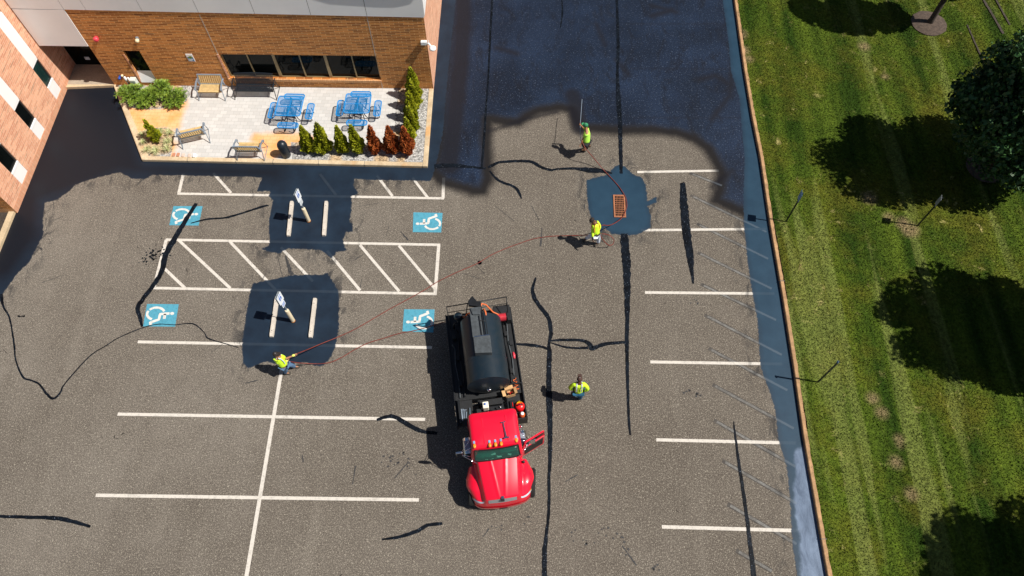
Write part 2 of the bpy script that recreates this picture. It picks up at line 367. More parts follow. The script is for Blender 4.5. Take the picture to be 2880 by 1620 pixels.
def sdist(P, poly):
    P = np.asarray(P); V = np.array(poly); W = np.roll(V, -1, 0); d2 = np.full(len(P), 1e18); ins = np.zeros(len(P), bool)
    for a, b in zip(V, W):
        e = b - a; L2 = max(e @ e, 1e-12); w_ = P - a; t = np.clip((w_ @ e) / L2, 0, 1); q = w_ - t[:, None] * e; d2 = np.minimum(d2, (q * q).sum(1))
        c = (a[1] > P[:, 1]) != (b[1] > P[:, 1])
        with np.errstate(divide='ignore', invalid='ignore'): xi = (b[0] - a[0]) * (P[:, 1] - a[1]) / (b[1] - a[1]) + a[0]
        ins ^= c & (P[:, 0] < xi)
    d = np.sqrt(d2); return np.where(ins, d, -d)
def ldist(P, line, r):
    V = np.array(line); d2 = np.full(len(P), 1e18)
    for a, b in zip(V[:-1], V[1:]):
        e = b - a; w_ = P - a; t = np.clip((w_ @ e) / max(e @ e, 1e-12), 0, 1); q = w_ - t[:, None] * e; d2 = np.minimum(d2, (q * q).sum(1))
    return r - np.sqrt(d2)
DARK = [(o2n([(1250, 120), (1300, 135)]), 0.05), (o2n([(1550, 150), (1580, 190)]), 0.0), (o2n([(1640, 40), (1690, 25)]), 0.08), (o2n([(1760, 200), (1800, 190), (1840, 215)]), 0.05), (o2n([(1500, 60), (1520, 110)]), 0.0), (o2n([(1165, -40), (1165, 60), (1155, 200), (1140, 330), (1130, 420)]), 0.30), (o2n([(1440, 238), (1448, 262), (1453, 300), (1456, 322)]), 0.26),
        (o2n([(1640, 14), (1700, 30)]), 0.05), (o2n([(1790, 300), (1836, 240), (1850, 60)]), 0.02), (o2n([(1230, 330), (1270, 318), (1320, 300), (1400, 282)]), -0.02),
        (o2n([(1790, 470), (1840, 430)]), 0.0)]
# old stall lines that still show through the sprayed coat as dark bars
for a, b in (((1575, 60), (1830, 60)), ((1590, 172), (1836, 174)), ((1592, 296), (1860, 296)), ((1815, 430), (1872, 430)), ((1700, 20), (1702, 0))):
    DARK.append((o2n([a, b]), -0.13))
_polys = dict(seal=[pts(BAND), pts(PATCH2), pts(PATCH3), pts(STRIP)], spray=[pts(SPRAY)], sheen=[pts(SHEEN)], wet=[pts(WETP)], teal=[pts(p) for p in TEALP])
_dark = [(pts(l), r) for l, r in DARK]
def set_attrs(o):
    me = o.data; n = len(me.vertices); co = np.empty(n * 3); me.vertices.foreach_get('co', co); co = co.reshape(-1, 3)
    P = co[:, :2] + np.array([o.location.x, o.location.y])
    def put(name, v):
        a = me.attributes.new(name, 'FLOAT', 'POINT'); a.data.foreach_set('value', v.astype(np.float32))
    for k, L in _polys.items(): put(k, np.max([sdist(P, p) for p in L], 0))
    put('dark', np.max([ldist(P, l, r) for l, r in _dark], 0))

def sheet(name, x0, x1, y0, y1, step, z, mat, keep=None, zf=None):
    nx = int((x1 - x0) / step) + 1; ny = int((y1 - y0) / step) + 1
    X, Y = np.meshgrid(np.linspace(x0, x1, nx), np.linspace(y0, y1, ny)); Z = np.full_like(X, z) if zf is None else zf(X, Y)
    co = np.stack([X, Y, Z], -1).reshape(-1, 3); i = np.arange(ny - 1)[:, None] * nx + np.arange(nx - 1)[None]
    q = np.stack([i, i + 1, i + nx + 1, i + nx], -1).reshape(-1, 4)
    if keep is not None:
        k = keep(co[q].mean(1)); q = q[k]
    me = bpy.data.meshes.new(name); me.vertices.add(len(co)); me.vertices.foreach_set('co', co.reshape(-1))
    me.loops.add(q.size); me.loops.foreach_set('vertex_index', q.reshape(-1).astype(np.int32)); me.polygons.add(len(q))
    me.polygons.foreach_set('loop_start', np.arange(0, q.size, 4, dtype=np.int32)); me.polygons.foreach_set('loop_total', np.full(len(q), 4, dtype=np.int32))
    me.materials.append(mat); me.update(); me.validate()
    o = bpy.data.objects.new(name, me); COL.objects.link(o); return o

# ------------------------------------------------------------------ ground
def structure(o): o['kind'] = 'structure'; return o
big = MB(); big.add([(-500, -500, -0.12), (500, -500, -0.12), (500, 500, -0.12), (-500, 500, -0.12)], [(0, 1, 2, 3)])
structure(big.build('terrain', M['lawn']))
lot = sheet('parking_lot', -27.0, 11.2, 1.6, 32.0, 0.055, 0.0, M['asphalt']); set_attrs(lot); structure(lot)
apron = MB()
for x0, x1, y0, y1 in ((-27, 10.4, -30, 1.6), (-27, 10.4, 32, 70), (-70, -27, -30, 70)): apron.add([(x0, y0, 0), (x1, y0, 0), (x1, y1, 0), (x0, y1, 0)], [(0, 1, 2, 3)])
ap = apron.build('road', M['asphalt'])
for k in ('seal', 'spray', 'sheen', 'wet', 'teal', 'dark'):
    a = ap.data.attributes.new(k, 'FLOAT', 'POINT'); a.data.foreach_set('value', [-9.0] * len(ap.data.vertices))
structure(ap)

def ribbon(line, widths, z, jit=0.0, seg=0.12, closed_taper=True):
    """flat strip along a ground line with a ragged edge -> grid of points"""
    P = [Vector((p[0], p[1], 0)) for p in line]; W = widths if hasattr(widths, '__len__') else [widths] * len(P)
    out = []
    for i in range(len(P) - 1):
        n = max(1, int((P[i + 1] - P[i]).length / seg))
        for k in range(n):
            t = k / n; out.append((P[i].lerp(P[i + 1], t), W[i] * (1 - t) + W[i + 1] * t))
    out.append((P[-1], W[-1])); rows = []
    for i, (p, w_) in enumerate(out):
        d = out[min(i + 1, len(out) - 1)][0] - out[max(i - 1, 0)][0]; d.normalize(); nrm = Vector((-d.y, d.x, 0))
        a = w_ / 2 * (1 + random.uniform(-jit, jit)); b = w_ / 2 * (1 + random.uniform(-jit, jit)); off = nrm * random.uniform(-jit, jit) * w_ * 0.25
        rows.append([(p + off - nrm * a) + Vector((0, 0, z)), (p + off) + Vector((0, 0, z)), (p + off + nrm * b) + Vector((0, 0, z))])
    return rows
def paint_line(a, b, wpx=9.5, mat='line', name='parking_line', z=0.004, jit=0.02):
    A, B = G(*a), G(*b); mid = (A + B) / 2
    mb = MB(); mb.grid(ribbon([(A.x, A.y), (B.x, B.y)], wpx * 0.0122, z, jit, 0.06)); o = mb.build(name, M[mat]); set_attrs(o); structure(o); return o
LINES = [((1792, 484), (2022, 480)), ((1802, 647.5), (2155, 644)), ((1814, 822.6), (2178, 826)), ((1829, 1018), (2200, 1024)), ((1845.7, 1237), (2238, 1246)), ((1861.5, 1481.6), (2260, 1493)),
         ((387.6, 961.5), (1215, 977.6)), ((331, 1164.6), (1196, 1179.5)), ((269.5, 1393), (1178, 1406)), ((799, 1000), (690, 1640)),
         ((499.4, 544.5), (1249, 558)), ((466, 674), (1238, 688.7)), ((430.5, 810), (1228, 826.6))]
for a, b in LINES[:9] + LINES[10:]: paint_line(a, b, z=0.004)
for a, b in ([LINES[9]] + [((516, 488), (503, 544)), ((1248, 500), (1246, 558)), ((468, 674), (433, 810)), ((1234, 689), (1224, 826))]): paint_line(a, b, 11, z=0.008)
for a, b in (((600, 487), (650, 543)), ((1060, 494), (1104, 552)), ((1160, 500), (1203, 556)), ((900, 490), (945, 549)), ((457, 750), (520, 810)), ((503, 676), (648, 811)), ((647, 680), (775, 815)), ((790, 696), (880, 792)), ((920, 706), (1013, 817)),
             ((1012, 689), (1123, 820)), ((1122, 691), (1223, 812))): paint_line(a, b, 9.5, z=0.0115)
# faded older diagonal stall lines by the kerb
for a, b in (((1948, 490), (2030, 522)), ((1950, 553), (2155, 652)), ((1968, 633), (2160, 728)), ((1970, 714), (2170, 812)), ((1979, 803), (2182, 900)), ((1990, 890), (2198, 998)), ((2001, 984), (2214, 1098)), ((2012, 1086), (2232, 1205)), ((2016, 1186), (2236, 1312)), ((2040, 1300), (2240, 1416)), ((2054, 1422), (2240, 1530)), ((2078, 1552), (2170, 1606))):
    a2 = (a[0] - 8, a[1] - 4); paint_line(a2, b, 12.5, 'ghost_edge', z=0.0018, jit=0.10); paint_line(a, (b[0] + 0.5, b[1]), 7.0, 'ghost', z=0.0030, jit=0.10)
CR = [
 ([(1550, -50), (1552, 0), (1555, 120), (1553, 180), (1556, 250), (1560, 320), (1562, 400), (1563, 437)], [6, 6, 7, 6, 10, 9, 8, 6]),
 ([(1570, 588), (1574, 640), (1577, 700), (1578, 770), (1578, 800), (1577, 860), (1580, 1000), (1583, 1070), (1586, 1095)], [15, 17, 14, 10, 8, 7, 5, 4, 3]),
 ([(1238, -50), (1238, 0), (1234, 80), (1228, 200), (1222, 280), (1218, 350), (1212, 421)], [4, 5, 5, 4, 4, 5, 4]),
 ([(1093, 419), (1130, 416), (1180, 420), (1222, 424)], [10, 11, 6, 5]),
 ([(1228, 421), (1240, 416), (1262, 408), (1330, 406), (1360, 420), (1385, 428), (1400, 426), (1440, 424), (1480, 428), (1510, 430), (1540, 436)], [5, 7, 6, 7, 7, 6, 5, 6, 13, 11, 3]),
 ([(1232, 430), (1245, 446), (1262, 458), (1290, 468), (1303, 480), (1312, 500)], [3, 5, 6, 6, 6, 3]),
 ([(1716, 460), (1718, 472), (1724, 560), (1735, 640), (1741, 690), (1744, 714)], [6, 12, 18, 14, 7, 3]),
 ([(1348, 698), (1340, 730), (1350, 760), (1380, 800), (1386, 840), (1381, 862), (1382, 880)], [3, 7, 8, 8, 8, 5, 8]),
 ([(1382, 880), (1381, 960), (1382, 1010), (1384, 1100), (1383, 1170), (1381, 1200), (1381, 1280), (1375, 1340), (1371, 1380), (1369, 1460)], [9, 9, 11, 8, 6, 5, 5, 5, 8, 8]),
 ([(1290, 866), (1330, 868), (1365, 873), (1380, 880)], [4, 6, 5, 4]),
 ([(1382, 858), (1420, 855), (1465, 857), (1485, 868), (1490, 877), (1520, 866), (1560, 862), (1576, 861)], [3, 6, 6, 9, 9, 7, 6, 6]),
 ([(1385, 862), (1420, 873), (1450, 876), (1480, 875)], [2, 4, 4, 6]),
 ([(494, 512), (470, 550), (440, 600), (418, 640), (408, 680), (392, 710), (362, 750), (347, 775), (353, 800), (358, 822)], [8, 10, 12, 12, 10, 10, 9, 9, 7, 4]),
 ([(948, 1057), (975, 1048), (995, 1050), (1030, 1070), (1062, 1085), (1100, 1090)], [5, 7, 7, 8, 7, 5]),
 ([(961, 1357), (1000, 1352), (1045, 1338), (1075, 1322), (1113, 1317)], [3, 5, 6, 6, 5]),
 ([(-30, 1298), (0, 1299), (100, 1302), (150, 1304), (190, 1314), (228, 1325)], [5, 5, 6, 7, 6, 4]),
 ([(1846, 1060), (1848, 1085), (1858, 1160), (1870, 1240), (1880, 1310), (1888, 1380), (1898, 1460)], [1.5, 3, 5, 6, 6, 7, 8]),
 ([(480, 562), (520, 552), (560, 549), (580, 545), (620, 533), (660, 520), (676, 517)], [2, 4, 4, 5, 4, 5, 3]),
 ([(1412, -30), (1413, 0), (1415, 30), (1410, 70)], [3, 3, 4, 2]),
]
LONG = offs([(15, 430), (22, 500), (40, 560), (90, 650), (120, 800), (140, 950), (150, 1050), (215, 1210), (290, 1245), (370, 1280), (440, 1370), (490, 1415), (530, 1410), (575, 1360), (600, 1300), (700, 1180), (860, 1010), (1011, 915)], 0, 700, 3.37) + [(335.5, 949.6), (402.5, 921.7), (447, 912), (492, 914), (542, 910.5), (574, 934.7), (585, 951.5), (626, 964.5), (671, 977.6)]
LW = [7, 7, 4.5, 4, 4, 4.5, 3.5, 4.5, 4, 4, 5, 5.5, 5.5, 5, 3.5, 3.5, 3, 2.6, 2.6, 2.6, 2.2, 2, 3, 2, 3, 2.2, 2]
def catmull(c, w, n=5):
    P = [Vector((*p, q)) for p, q in zip(c, w)]; o = []
    for i in range(len(P) - 1):
        a, b, d, e = P[max(i - 1, 0)], P[i], P[i + 1], P[min(i + 2, len(P) - 1)]
        for k in range(n): t = k / n; o.append(0.5 * ((2 * b) + (d - a) * t + (2 * a - 5 * b + 4 * d - e) * t * t + (3 * b - a - 3 * d + e) * t ** 3))
    o.append(P[-1]); return [(p.x, p.y) for p in o], [max(0.5, p.z) for p in o]
def crack(line, wd, z=0.012, jit=0.15):
    c, wd = catmull(pts(line), wd); mb = MB(); mb.grid(ribbon(c, [x * 0.0205 for x in wd], z, jit, 0.10)); return structure(mb.build('crack_sealant', M['sealant']))
for k, (l, wd) in enumerate(CR): crack(o2n(l), wd, 0.0115 + 0.0008 * (k % 5))
crack(LONG, [x * 0.78 for x in LW], 0.0117)
# brush flicks and drips of sealer
FL = [([(316, 845), (490, 787)], [6, 2], 5), ([(365, 390), (475, 347)], [3, 5], 5), ([(335, 483), (405, 460)], [2, 6], 5), ([(285, 575), (320, 595)], [8, 14], 5), ([(405, 235), (408, 310)], [5, 3], 5), ([(345, 280), (410, 250)], [2, 4], 5),
      ([(1300, 515), (1325, 420)], [1, 4], 6), ([(1410, 455), (1470, 525)], [2, 14], 6), ([(1070, 670), (1150, 620)], [10, 2], 6), ([(1095, 270), (1250, 245)], [3, 3], 6), ([(1160, 560), (1152, 610)], [3, 3], 6), ([(1718, 268), (1722, 312)], [2, 2], 6),
      ([(1105, 900), (1120, 820)], [4, 3], 6), ([(480, 620), (524, 805)], [3, 5], 6), ([(545, 640), (590, 790)], [10, 34], 6), ([(640, 600), (720, 600)], [4, 2], 6), ([(1595, 1373), (1680, 1310)], [3, 5], 5),
      ([(520, 270), (660, 380)], [4, 3], 7), ([(790, 265), (850, 375)], [5, 5], 7), ([(870, 430), (860, 570)], [5, 16], 7), ([(335, 680), (440, 780)], [3, 3], 7), ([(265, 775), (400, 815)], [3, 4], 7), ([(350, 800), (435, 770)], [2, 2], 7), ([(1190, 250), (1195, 300)], [10, 4], 7), ([(1740, 295), (1758, 325)], [5, 3], 7)]
sc_ = {5: (0, 480), 6: (600, 480), 7: (1200, 480)}
def flick_mat():
    t = NT('thin_sealer'); c = t.mix(t.maprange(t.noise(15, 3, 0.8), 0.4, 0.6), (0.02, 0.022, 0.027), (0.055, 0.05, 0.045)); return t.out(c, 0.7)
M['flick'] = flick_mat()
for L, wd, k in FL:
    ln = offs(L, *sc_[k], 2.6833); mb = MB(); mb.grid(ribbon(pts(ln), [x / 2.68 * 0.0136 for x in wd], 0.0095, 0.3, 0.06)); structure(mb.build('sealer_streak', M['flick']))
def blobs(name, cx, cy, sx, sy, n, rmin, rmax, mat='flick'):
    mb = MB(); c = G(cx, cy)
    for _ in range(n):
        x = c.x + random.gauss(0, sx); y = c.y + random.gauss(0, sy); r = random.uniform(rmin, rmax); k = 9
        P = [(x + r * random.uniform(0.5, 1.2) * math.cos(2 * math.pi * i / k), y + r * random.uniform(0.5, 1.1) * math.sin(2 * math.pi * i / k), 0.0098) for i in range(k)]
        mb.add(P, [tuple(range(k))])
    return structure(mb.build(name, M[mat]))
blobs('sealer_spots', 430, 718, 0.24, 0.22, 70, 0.015, 0.055, 'sealant'); blobs('sealer_spots', 64, 890, 0.12, 0.05, 4, 0.04, 0.07, 'sealant')
blobs('sealer_spots', 1350, 738, 0.02, 0.02, 4, 0.07, 0.10, 'sealant'); blobs('oil_spots', 1118, 1290, 0.35, 0.25, 30, 0.02, 0.05)  # first group is the black hose coupling, drawn as spots
for x, y in ((1614, 1505), (1660, 1530), (1700, 1500), (1738, 1520), (1760, 1560), (1848, 1595), (1490, 1460), (1408, 1483), (1936, 1102), (1955, 1108), (1950, 850)): blobs('oil_spots', x, y, 0.14, 0.10, 5, 0.02, 0.06)
for a, b in ((( 992, 1363), (1000, 1310)), ((1110, 1345), (1148, 1300)), ((1590, 1355), (1625, 1335)), ((850, 1280), (853, 1300)), ((1358, 1510), (1376, 1487)), ((1750, 1535), (1790, 1590)), ((690, 1078), (725, 1070))):
    mb = MB(); mb.grid(ribbon(pts([a, b]), [0.03, 0.05], 0.0095, 0.4, 0.06)); structure(mb.build('sealer_streak', M['flick']))

# accessible-parking symbols
def symbol(corners, up, label):
    P = [G(*c) for c in corners]; c = sum(P, Vector()) / 4
    W_ = ((P[1] - P[0]).length + (P[2] - P[3]).length) / 2; H_ = ((P[3] - P[0]).length + (P[2] - P[1]).length) / 2
    root = empty('accessible_parking_symbol', (c.x, c.y, 0), 0, label, 'pavement marking', 'accessible parking symbols painted on the asphalt')
    mb = MB(); loc = [p - c for p in P]; n = 16
    mb.grid([[(loc[0].lerp(loc[1], i / n)).lerp(loc[3].lerp(loc[2], i / n), j / n) + Vector((0, 0, 0.0065)) for i in range(n + 1)] for j in range(n + 1)])
    o = mb.build('background', M['blue_paint'], root); o.location = (0, 0, 0); bpy.context.view_layer.update()
    me_loc = o.location; o2 = o; _set(o2, c)
    def m_(x, y):                           # x = facing, y = up of the pictogram
        u = y if up > 0 else 1 - y; v = x if up > 0 else 1 - x
        q = loc[0].lerp(loc[1], u).lerp(loc[3].lerp(loc[2], u), v); return (q.x, q.y)
    mb = MB(); z = 0.0105
    def st(L, w_=0.085): mb.grid(ribbon([m_(*p) for p in L], w_ * W_, z, 0.03, 0.05))
    st([(0.42, 0.76), (0.45, 0.47), (0.69, 0.46), (0.83, 0.20), (0.93, 0.24)]); st([(0.44, 0.62), (0.66, 0.62)])
    arc = [(0.43 + 0.27 * math.cos(rad(a)), 0.33 + 0.27 * math.sin(rad(a))) for a in range(112, 352, 12)]; st(arc[:11], 0.075); st(arc[11:], 0.075)
    h = [(m_(0.42 + 0.065 * math.cos(2 * math.pi * k / 14), 0.84 + 0.065 * math.sin(2 * math.pi * k / 14))) for k in range(14)]
    mb.add([(x, y, z + 0.001) for x, y in h], [tuple(range(14))])
    s_ = mb.build('wheelchair_pictogram', M['symbol'], root); _set(s_, c)
    return root
def _set(o, c):
    me = o.data; n = len(me.vertices); co = np.empty(n * 3); me.vertices.foreach_get('co', co); P = co.reshape(-1, 3)[:, :2] + np.array([c.x, c.y])
    for k, L in _polys.items():
        a = me.attributes.new(k, 'FLOAT', 'POINT'); a.data.foreach_set('value', np.max([sdist(P, p) for p in L], 0).astype(np.float32))
    a = me.attributes.new('dark', 'FLOAT', 'POINT'); a.data.foreach_set('value', np.full(n, -9.0, np.float32))
symbol([(488, 580), (570, 580), (559, 634.7), (476, 633.5)], 1, 'blue wheelchair symbol crossed by a thick black sealer stripe')
symbol([(413.7, 855), (503, 855.7), (492.7, 919), (402.5, 918)], 1, 'blue wheelchair symbol with a thin crack line along its lower edge, at the left')
symbol([(1162.8, 597.4), (1244.8, 599), (1241, 654), (1161, 653)], -1, 'unmarked light blue wheelchair symbol in the upper right stall below the patio corner')
symbol([(1136.7, 870), (1222.4, 870.6), (1218.7, 935.5), (1132, 931.7)], -1, 'blue wheelchair symbol beside the rear of the truck, partly in its shadow')
# ------------------------------------------------------------------ lawn, kerb
curb_in = [G(*p) for p in CURB]
def curb_x(y):
    ys = np.array([p.y for p in curb_in][::-1]); xs = np.array([p.x for p in curb_in][::-1]); return np.interp(y, ys, xs)
LZ = 0.15
def lawn_z(X, Y):
    h = LZ + 0.02 * np.sin(X * 0.7 + Y * 0.31) * np.cos(Y * 0.5)
    return h - 0.02
lawn = sheet('lawn', 8.9, 46, -4, 46, 0.12, LZ, M['lawn'], keep=lambda c: c[:, 0] > curb_x(c[:, 1]) + 0.14, zf=lawn_z)
_lp = []
def _bare(o):
    me = o.data; n = len(me.vertices); co = np.empty(n * 3); me.vertices.foreach_get('co', co); P = co.reshape(-1, 3)[:, :2]
    v = np.full(n, -9.0)
    for px, py, r in ((2080, 95, 0.35), (2090, 140, 0.3), (2105, 165, 0.22), (2540, 628, 0.3), (2560, 645, 0.35), (2500, 610, 0.2), (2430, 130, 0.25), (2490, 215, 0.15), (2520, 1300, 0.2), (2530, 1235, 0.15), (2532, 1250, 0.1), (2445, 555, 0.3), (2565, 1390, 0.2), (2455, 1120, 0.2), (2480, 1160, 0.2)):
        c = G(px, py, LZ); v = np.maximum(v, (r - np.hypot(P[:, 0] - c.x, P[:, 1] - c.y)) * 1.5)
    a = me.attributes.new('bare', 'FLOAT', 'POINT'); a.data.foreach_set('value', v.astype(np.float32))
_bare(lawn); structure(lawn)
# turf blades, thicker near the kerb
def blades(n):
    X = rng.uniform(9.2, 27, n); Y = rng.uniform(1.5, 31, n); k = X > curb_x(Y) + 0.12 + 0.05 * np.sin(Y * 9) * np.sin(Y * 3.1)
    X, Y = X[k], Y[k]; n = len(X); a = rng.uniform(0, 2 * math.pi, n); h = rng.uniform(0.018, 0.050, n); wd = rng.uniform(0.008, 0.022, n); ln = rng.uniform(0.2, 0.9, n)
    Z = lawn_z(X, Y); b = np.stack([X, Y, Z], 1); s = np.stack([np.cos(a), np.sin(a), 0 * a], 1) * wd[:, None]; a2 = rng.uniform(0, 2 * math.pi, n)
    tip = b + np.stack([np.cos(a2) * ln * h, np.sin(a2) * ln * h, h], 1)
    P = np.stack([b - s, b + s, tip], 1)
    me = bpy.data.meshes.new('grass'); me.vertices.add(3 * n); me.vertices.foreach_set('co', P.reshape(-1)); me.loops.add(3 * n); me.loops.foreach_set('vertex_index', np.arange(3 * n, dtype=np.int32))
    me.polygons.add(n); me.polygons.foreach_set('loop_start', np.arange(0, 3 * n, 3, dtype=np.int32)); me.polygons.foreach_set('loop_total', np.full(n, 3, dtype=np.int32)); me.materials.append(M['blades']); me.update(); me.validate()
    o = bpy.data.objects.new('grass', me); COL.objects.link(o); tag(o, 'short mown lawn grass to the right of the kerb', 'grass', kind='stuff')
blades(420000)
kb = MB(); rows = []
for i in range(len(curb_in) - 1):
    a, b = curb_in[i], curb_in[i + 1]; n = max(1, int((b - a).length / 0.15))
    for k in range(n):
        p = a.lerp(b, k / n); wv = 0.145 + 0.025 * mnoise.noise(Vector((0, p.y * 2.3, 0))) + random.uniform(-0.01, 0.01)
        rows.append([(p.x, p.y, -0.02), (p.x + 0.01, p.y, LZ - 0.015), (p.x + 0.03, p.y, LZ), (p.x + wv, p.y, LZ + 0.001), (p.x + wv + 0.01, p.y, 0.02)])
kb.grid(rows); structure(kb.build('kerb', simple('rough_kerb_stone', (0.44, 0.26, 0.13), 0.9, var=0.3, scale=3.5, bump=0.6, fine=16)))
mj = MB()
for px, py in ((2198, 795), (2318, 1518)):
    p = G(px, py); x = curb_x(p.y); mj.box(x - 0.003, x + 0.19, p.y - 0.012, p.y + 0.012, 0.0, LZ + 0.004)
structure(mj.build('kerb_joint', M['seam']))

# ------------------------------------------------------------------ buildings
WY = G(1219, 250, 0.12).y; WX = G(199, 227).x; EX = G(1219, 250, 0.12).x; CY = G(56, 599).y; K = 3.0 / 2.74
TOP = 5.62; PT = TOP
def wall_holes(mb, axis, plane, a0, a1, z0, z1, holes, inn):
    """flat wall with rectangular openings and their reveals; inn = signed depth"""
    A = sorted({a0, a1, *[h[0] for h in holes], *[h[1] for h in holes]}); Z = sorted({z0, z1, *[h[2] for h in holes], *[h[3] for h in holes]})
    P = (lambda a, z, d=0: (a, plane + d, z)) if axis == 'x' else (lambda a, z, d=0: (plane + d, a, z))
    for i in range(len(A) - 1):
        for j in range(len(Z) - 1):
            ca, cz = (A[i] + A[i + 1]) / 2, (Z[j] + Z[j + 1]) / 2
            if any(h[0] < ca < h[1] and h[2] < cz < h[3] for h in holes): continue
            mb.add([P(A[i], Z[j]), P(A[i + 1], Z[j]), P(A[i + 1], Z[j + 1]), P(A[i], Z[j + 1])], [(0, 1, 2, 3)])
    for h in holes:
        c = [(h[0], h[2]), (h[1], h[2]), (h[1], h[3]), (h[0], h[3])]
        for k in range(4):
            p, q = c[k], c[(k + 1) % 4]; mb.add([P(*p), P(*q), P(*q, inn), P(*p, inn)], [(0, 1, 2, 3)])
main = empty('brick_building', (0, 0, 0), 0, 'low orange brick building with grey panel band and six pane window facing the patio', 'building')
LXF = -17.33 * K
wins = (-12.23 * K, -5.90 * K, 0.60 * K, 1.93 * K); slim = (-16.09 * K, -15.41 * K, 0.31 * K, 2.05 * K)
mb = MB(); wall_holes(mb, 'x', WY, LXF, EX, 0.0, 4.56, [wins, slim], 0.16); mb.build('front_wall', M['brick_front'], main)
mb = MB(); mb.add([(EX, WY, 0), (EX, WY + 22, 0), (EX, WY + 22, 4.36), (EX, WY, 4.36)], [(0, 1, 2, 3)]); mb.build('side_wall', M['brick_wing'], main)
mb = MB(); mb.add([(LXF, WY, 0), (LXF, WY + 2.1, 0), (LXF, WY + 2.1, 4.36), (LXF, WY, 4.36)], [(0, 1, 2, 3)]); mb.build('recess_wall', M['brick_wing'], main)
# panel band with joints
def zbot(x): return 3.93 * K + (4.11 - 3.93) * K * (EX - x) / (EX - LXF)
xs = [EX + 0.02] + [(-5.90 - 2.12 * i) * K for i in range(6)] + [-17.33 * K, -19.33 * K]
for i in range(len(xs) - 1):
    x1, x0 = xs[i] - 0.012, xs[i + 1] + 0.012; mb = MB()
    mb.add([(x0, WY - 0.03, zbot(x0)), (x1, WY - 0.03, zbot(x1)), (x1, WY - 0.03, TOP), (x0, WY - 0.03, TOP), (x0, WY + 0.1, zbot(x0)), (x1, WY + 0.1, zbot(x1)), (x1, WY + 0.1, TOP), (x0, WY + 0.1, TOP)],
           [(0, 1, 2, 3), (4, 7, 6, 5), (0, 4, 5, 1), (1, 5, 6, 2), (2, 6, 7, 3), (3, 7, 4, 0)]); mb.build('cladding_panel', M['panel'], main)
mb = MB(); mb.box(-19.33 * K + 0.02, -17.34 * K, WY - 0.03, WY + 0.2, 2.29 * K, zbot(-18 * K) - 0.03); mb.build('cladding_panel', M['panel'], main)
mb = MB(); xl = -19.33 * K + 0.03; mb.add([(xl, WY - 0.006, zbot(xl) - 0.02), (EX, WY - 0.006, zbot(EX) + 0.01), (EX, WY - 0.006, TOP - 0.02), (xl, WY - 0.006, TOP - 0.02)], [(0, 1, 2, 3)]); mb.build('panel_backing', M['seam'], main)
mb = MB(); mb.box(EX - 0.05, EX + 0.045, WY - 0.028, WY + 22, 4.36, TOP); mb.build('side_panel', M['white_panel'], main)
mb = MB(); mb.box(-19.33 * K, EX - 0.06, WY + 0.1, WY + 22, TOP - 0.5, TOP - 0.3); mb.build('roof', simple('grey_roof', (0.25, 0.25, 0.25), 0.9), main)
mb = MB(); pr = [(-9.4, .0), (-9.0, .03), (-8.3, .055), (-7.4, .085), (-6.4, .092), (-5.4, .10), (-4.7, .10), (-4.15, .08)]
mb.prism([(x * 1.0, WY - 0.028 - p) for x, p in pr] + [(EX + 0.05, WY - 0.028), (EX + 0.05, WY + 0.3), (-9.4, WY + 0.3)], TOP + 0.003, TOP + 0.09); mb.build('parapet_coping', M['white_panel'], main)  # unseen ledge added over the panels, bulged to cast a wavy shadow
M['joint'] = simple('sealant_joint', (0.5, 0.45, 0.38), 0.8)
for x in (-12.28 * K, -5.91 * K):
    for a, b in [(0.12, wins[2] - 0.14), (wins[3] + 0.002, 4.32)]: mb = MB(); mb.box(x - 0.014, x + 0.014, WY - 0.006, WY + 0.02, a, b); mb.build('control_joint', M['joint'], main)
# six pane window
wf = MB(); D = WY + 0.10
wf.box(wins[0] + 0.002, wins[1] - 0.002, D, D + 0.07, wins[2] + 0.001, wins[2] + 0.05); wf.box(wins[0] + 0.002, wins[1] - 0.002, D, D + 0.07, wins[3] - 0.05, wins[3] - 0.001)
mull = [-11.165, -10.105, -9.045, -8.0, -6.915]; wd = [0.05, 0.13, 0.05, 0.13, 0.05]
for x in (wins[0] + 0.03, wins[1] - 0.03): wf.box(x - 0.026, x + 0.026, D + 0.001, D + 0.069, wins[2] + 0.05, wins[3] - 0.05)
for x, w_ in zip(mull, wd): wf.box(x * K - w_ / 2, x * K + w_ / 2, D - 0.012, D + 0.06, wins[2] + 0.05, wins[3] - 0.05)
win = wf.build('window', M['frame_bronze'], main)
e = [wins[0] + 0.056] + [m * K for m in mull] + [wins[1] - 0.056]
for i in range(6):
    a = e[i] + (wd[i - 1] / 2 if i else 0); b = e[i + 1] - (wd[i] / 2 if i < 5 else 0); mb = MB(); mb.add([(a, D + 0.045, wins[2] + 0.05), (b, D + 0.045, wins[2] + 0.05), (b, D + 0.045, wins[3] - 0.05), (a, D + 0.045, wins[3] - 0.05)], [(0, 1, 2, 3)]); mb.build('pane', M['glass'], win)
mb = MB(); mb.box(wins[0] - 0.1, wins[1] + 0.02, WY - 0.06, WY + 0.098, wins[2] - 0.13, wins[2] - 0.002); mb.build('window_sill', M['brick_front_soldier'], main)
mb = MB(); mb.box(wins[0] - 0.11, wins[0] - 0.03, WY - 0.02, WY - 0.001, wins[2] - 0.002, wins[3]); mb.build('jamb_trim', M['brick_wing'], main); mb = MB(); mb.box(slim[0] - 0.07, slim[0] - 0.012, WY - 0.015, WY - 0.001, slim[2] + 0.02, slim[3] - 0.2); mb.build('jamb_trim', M['brick_wing'], main)
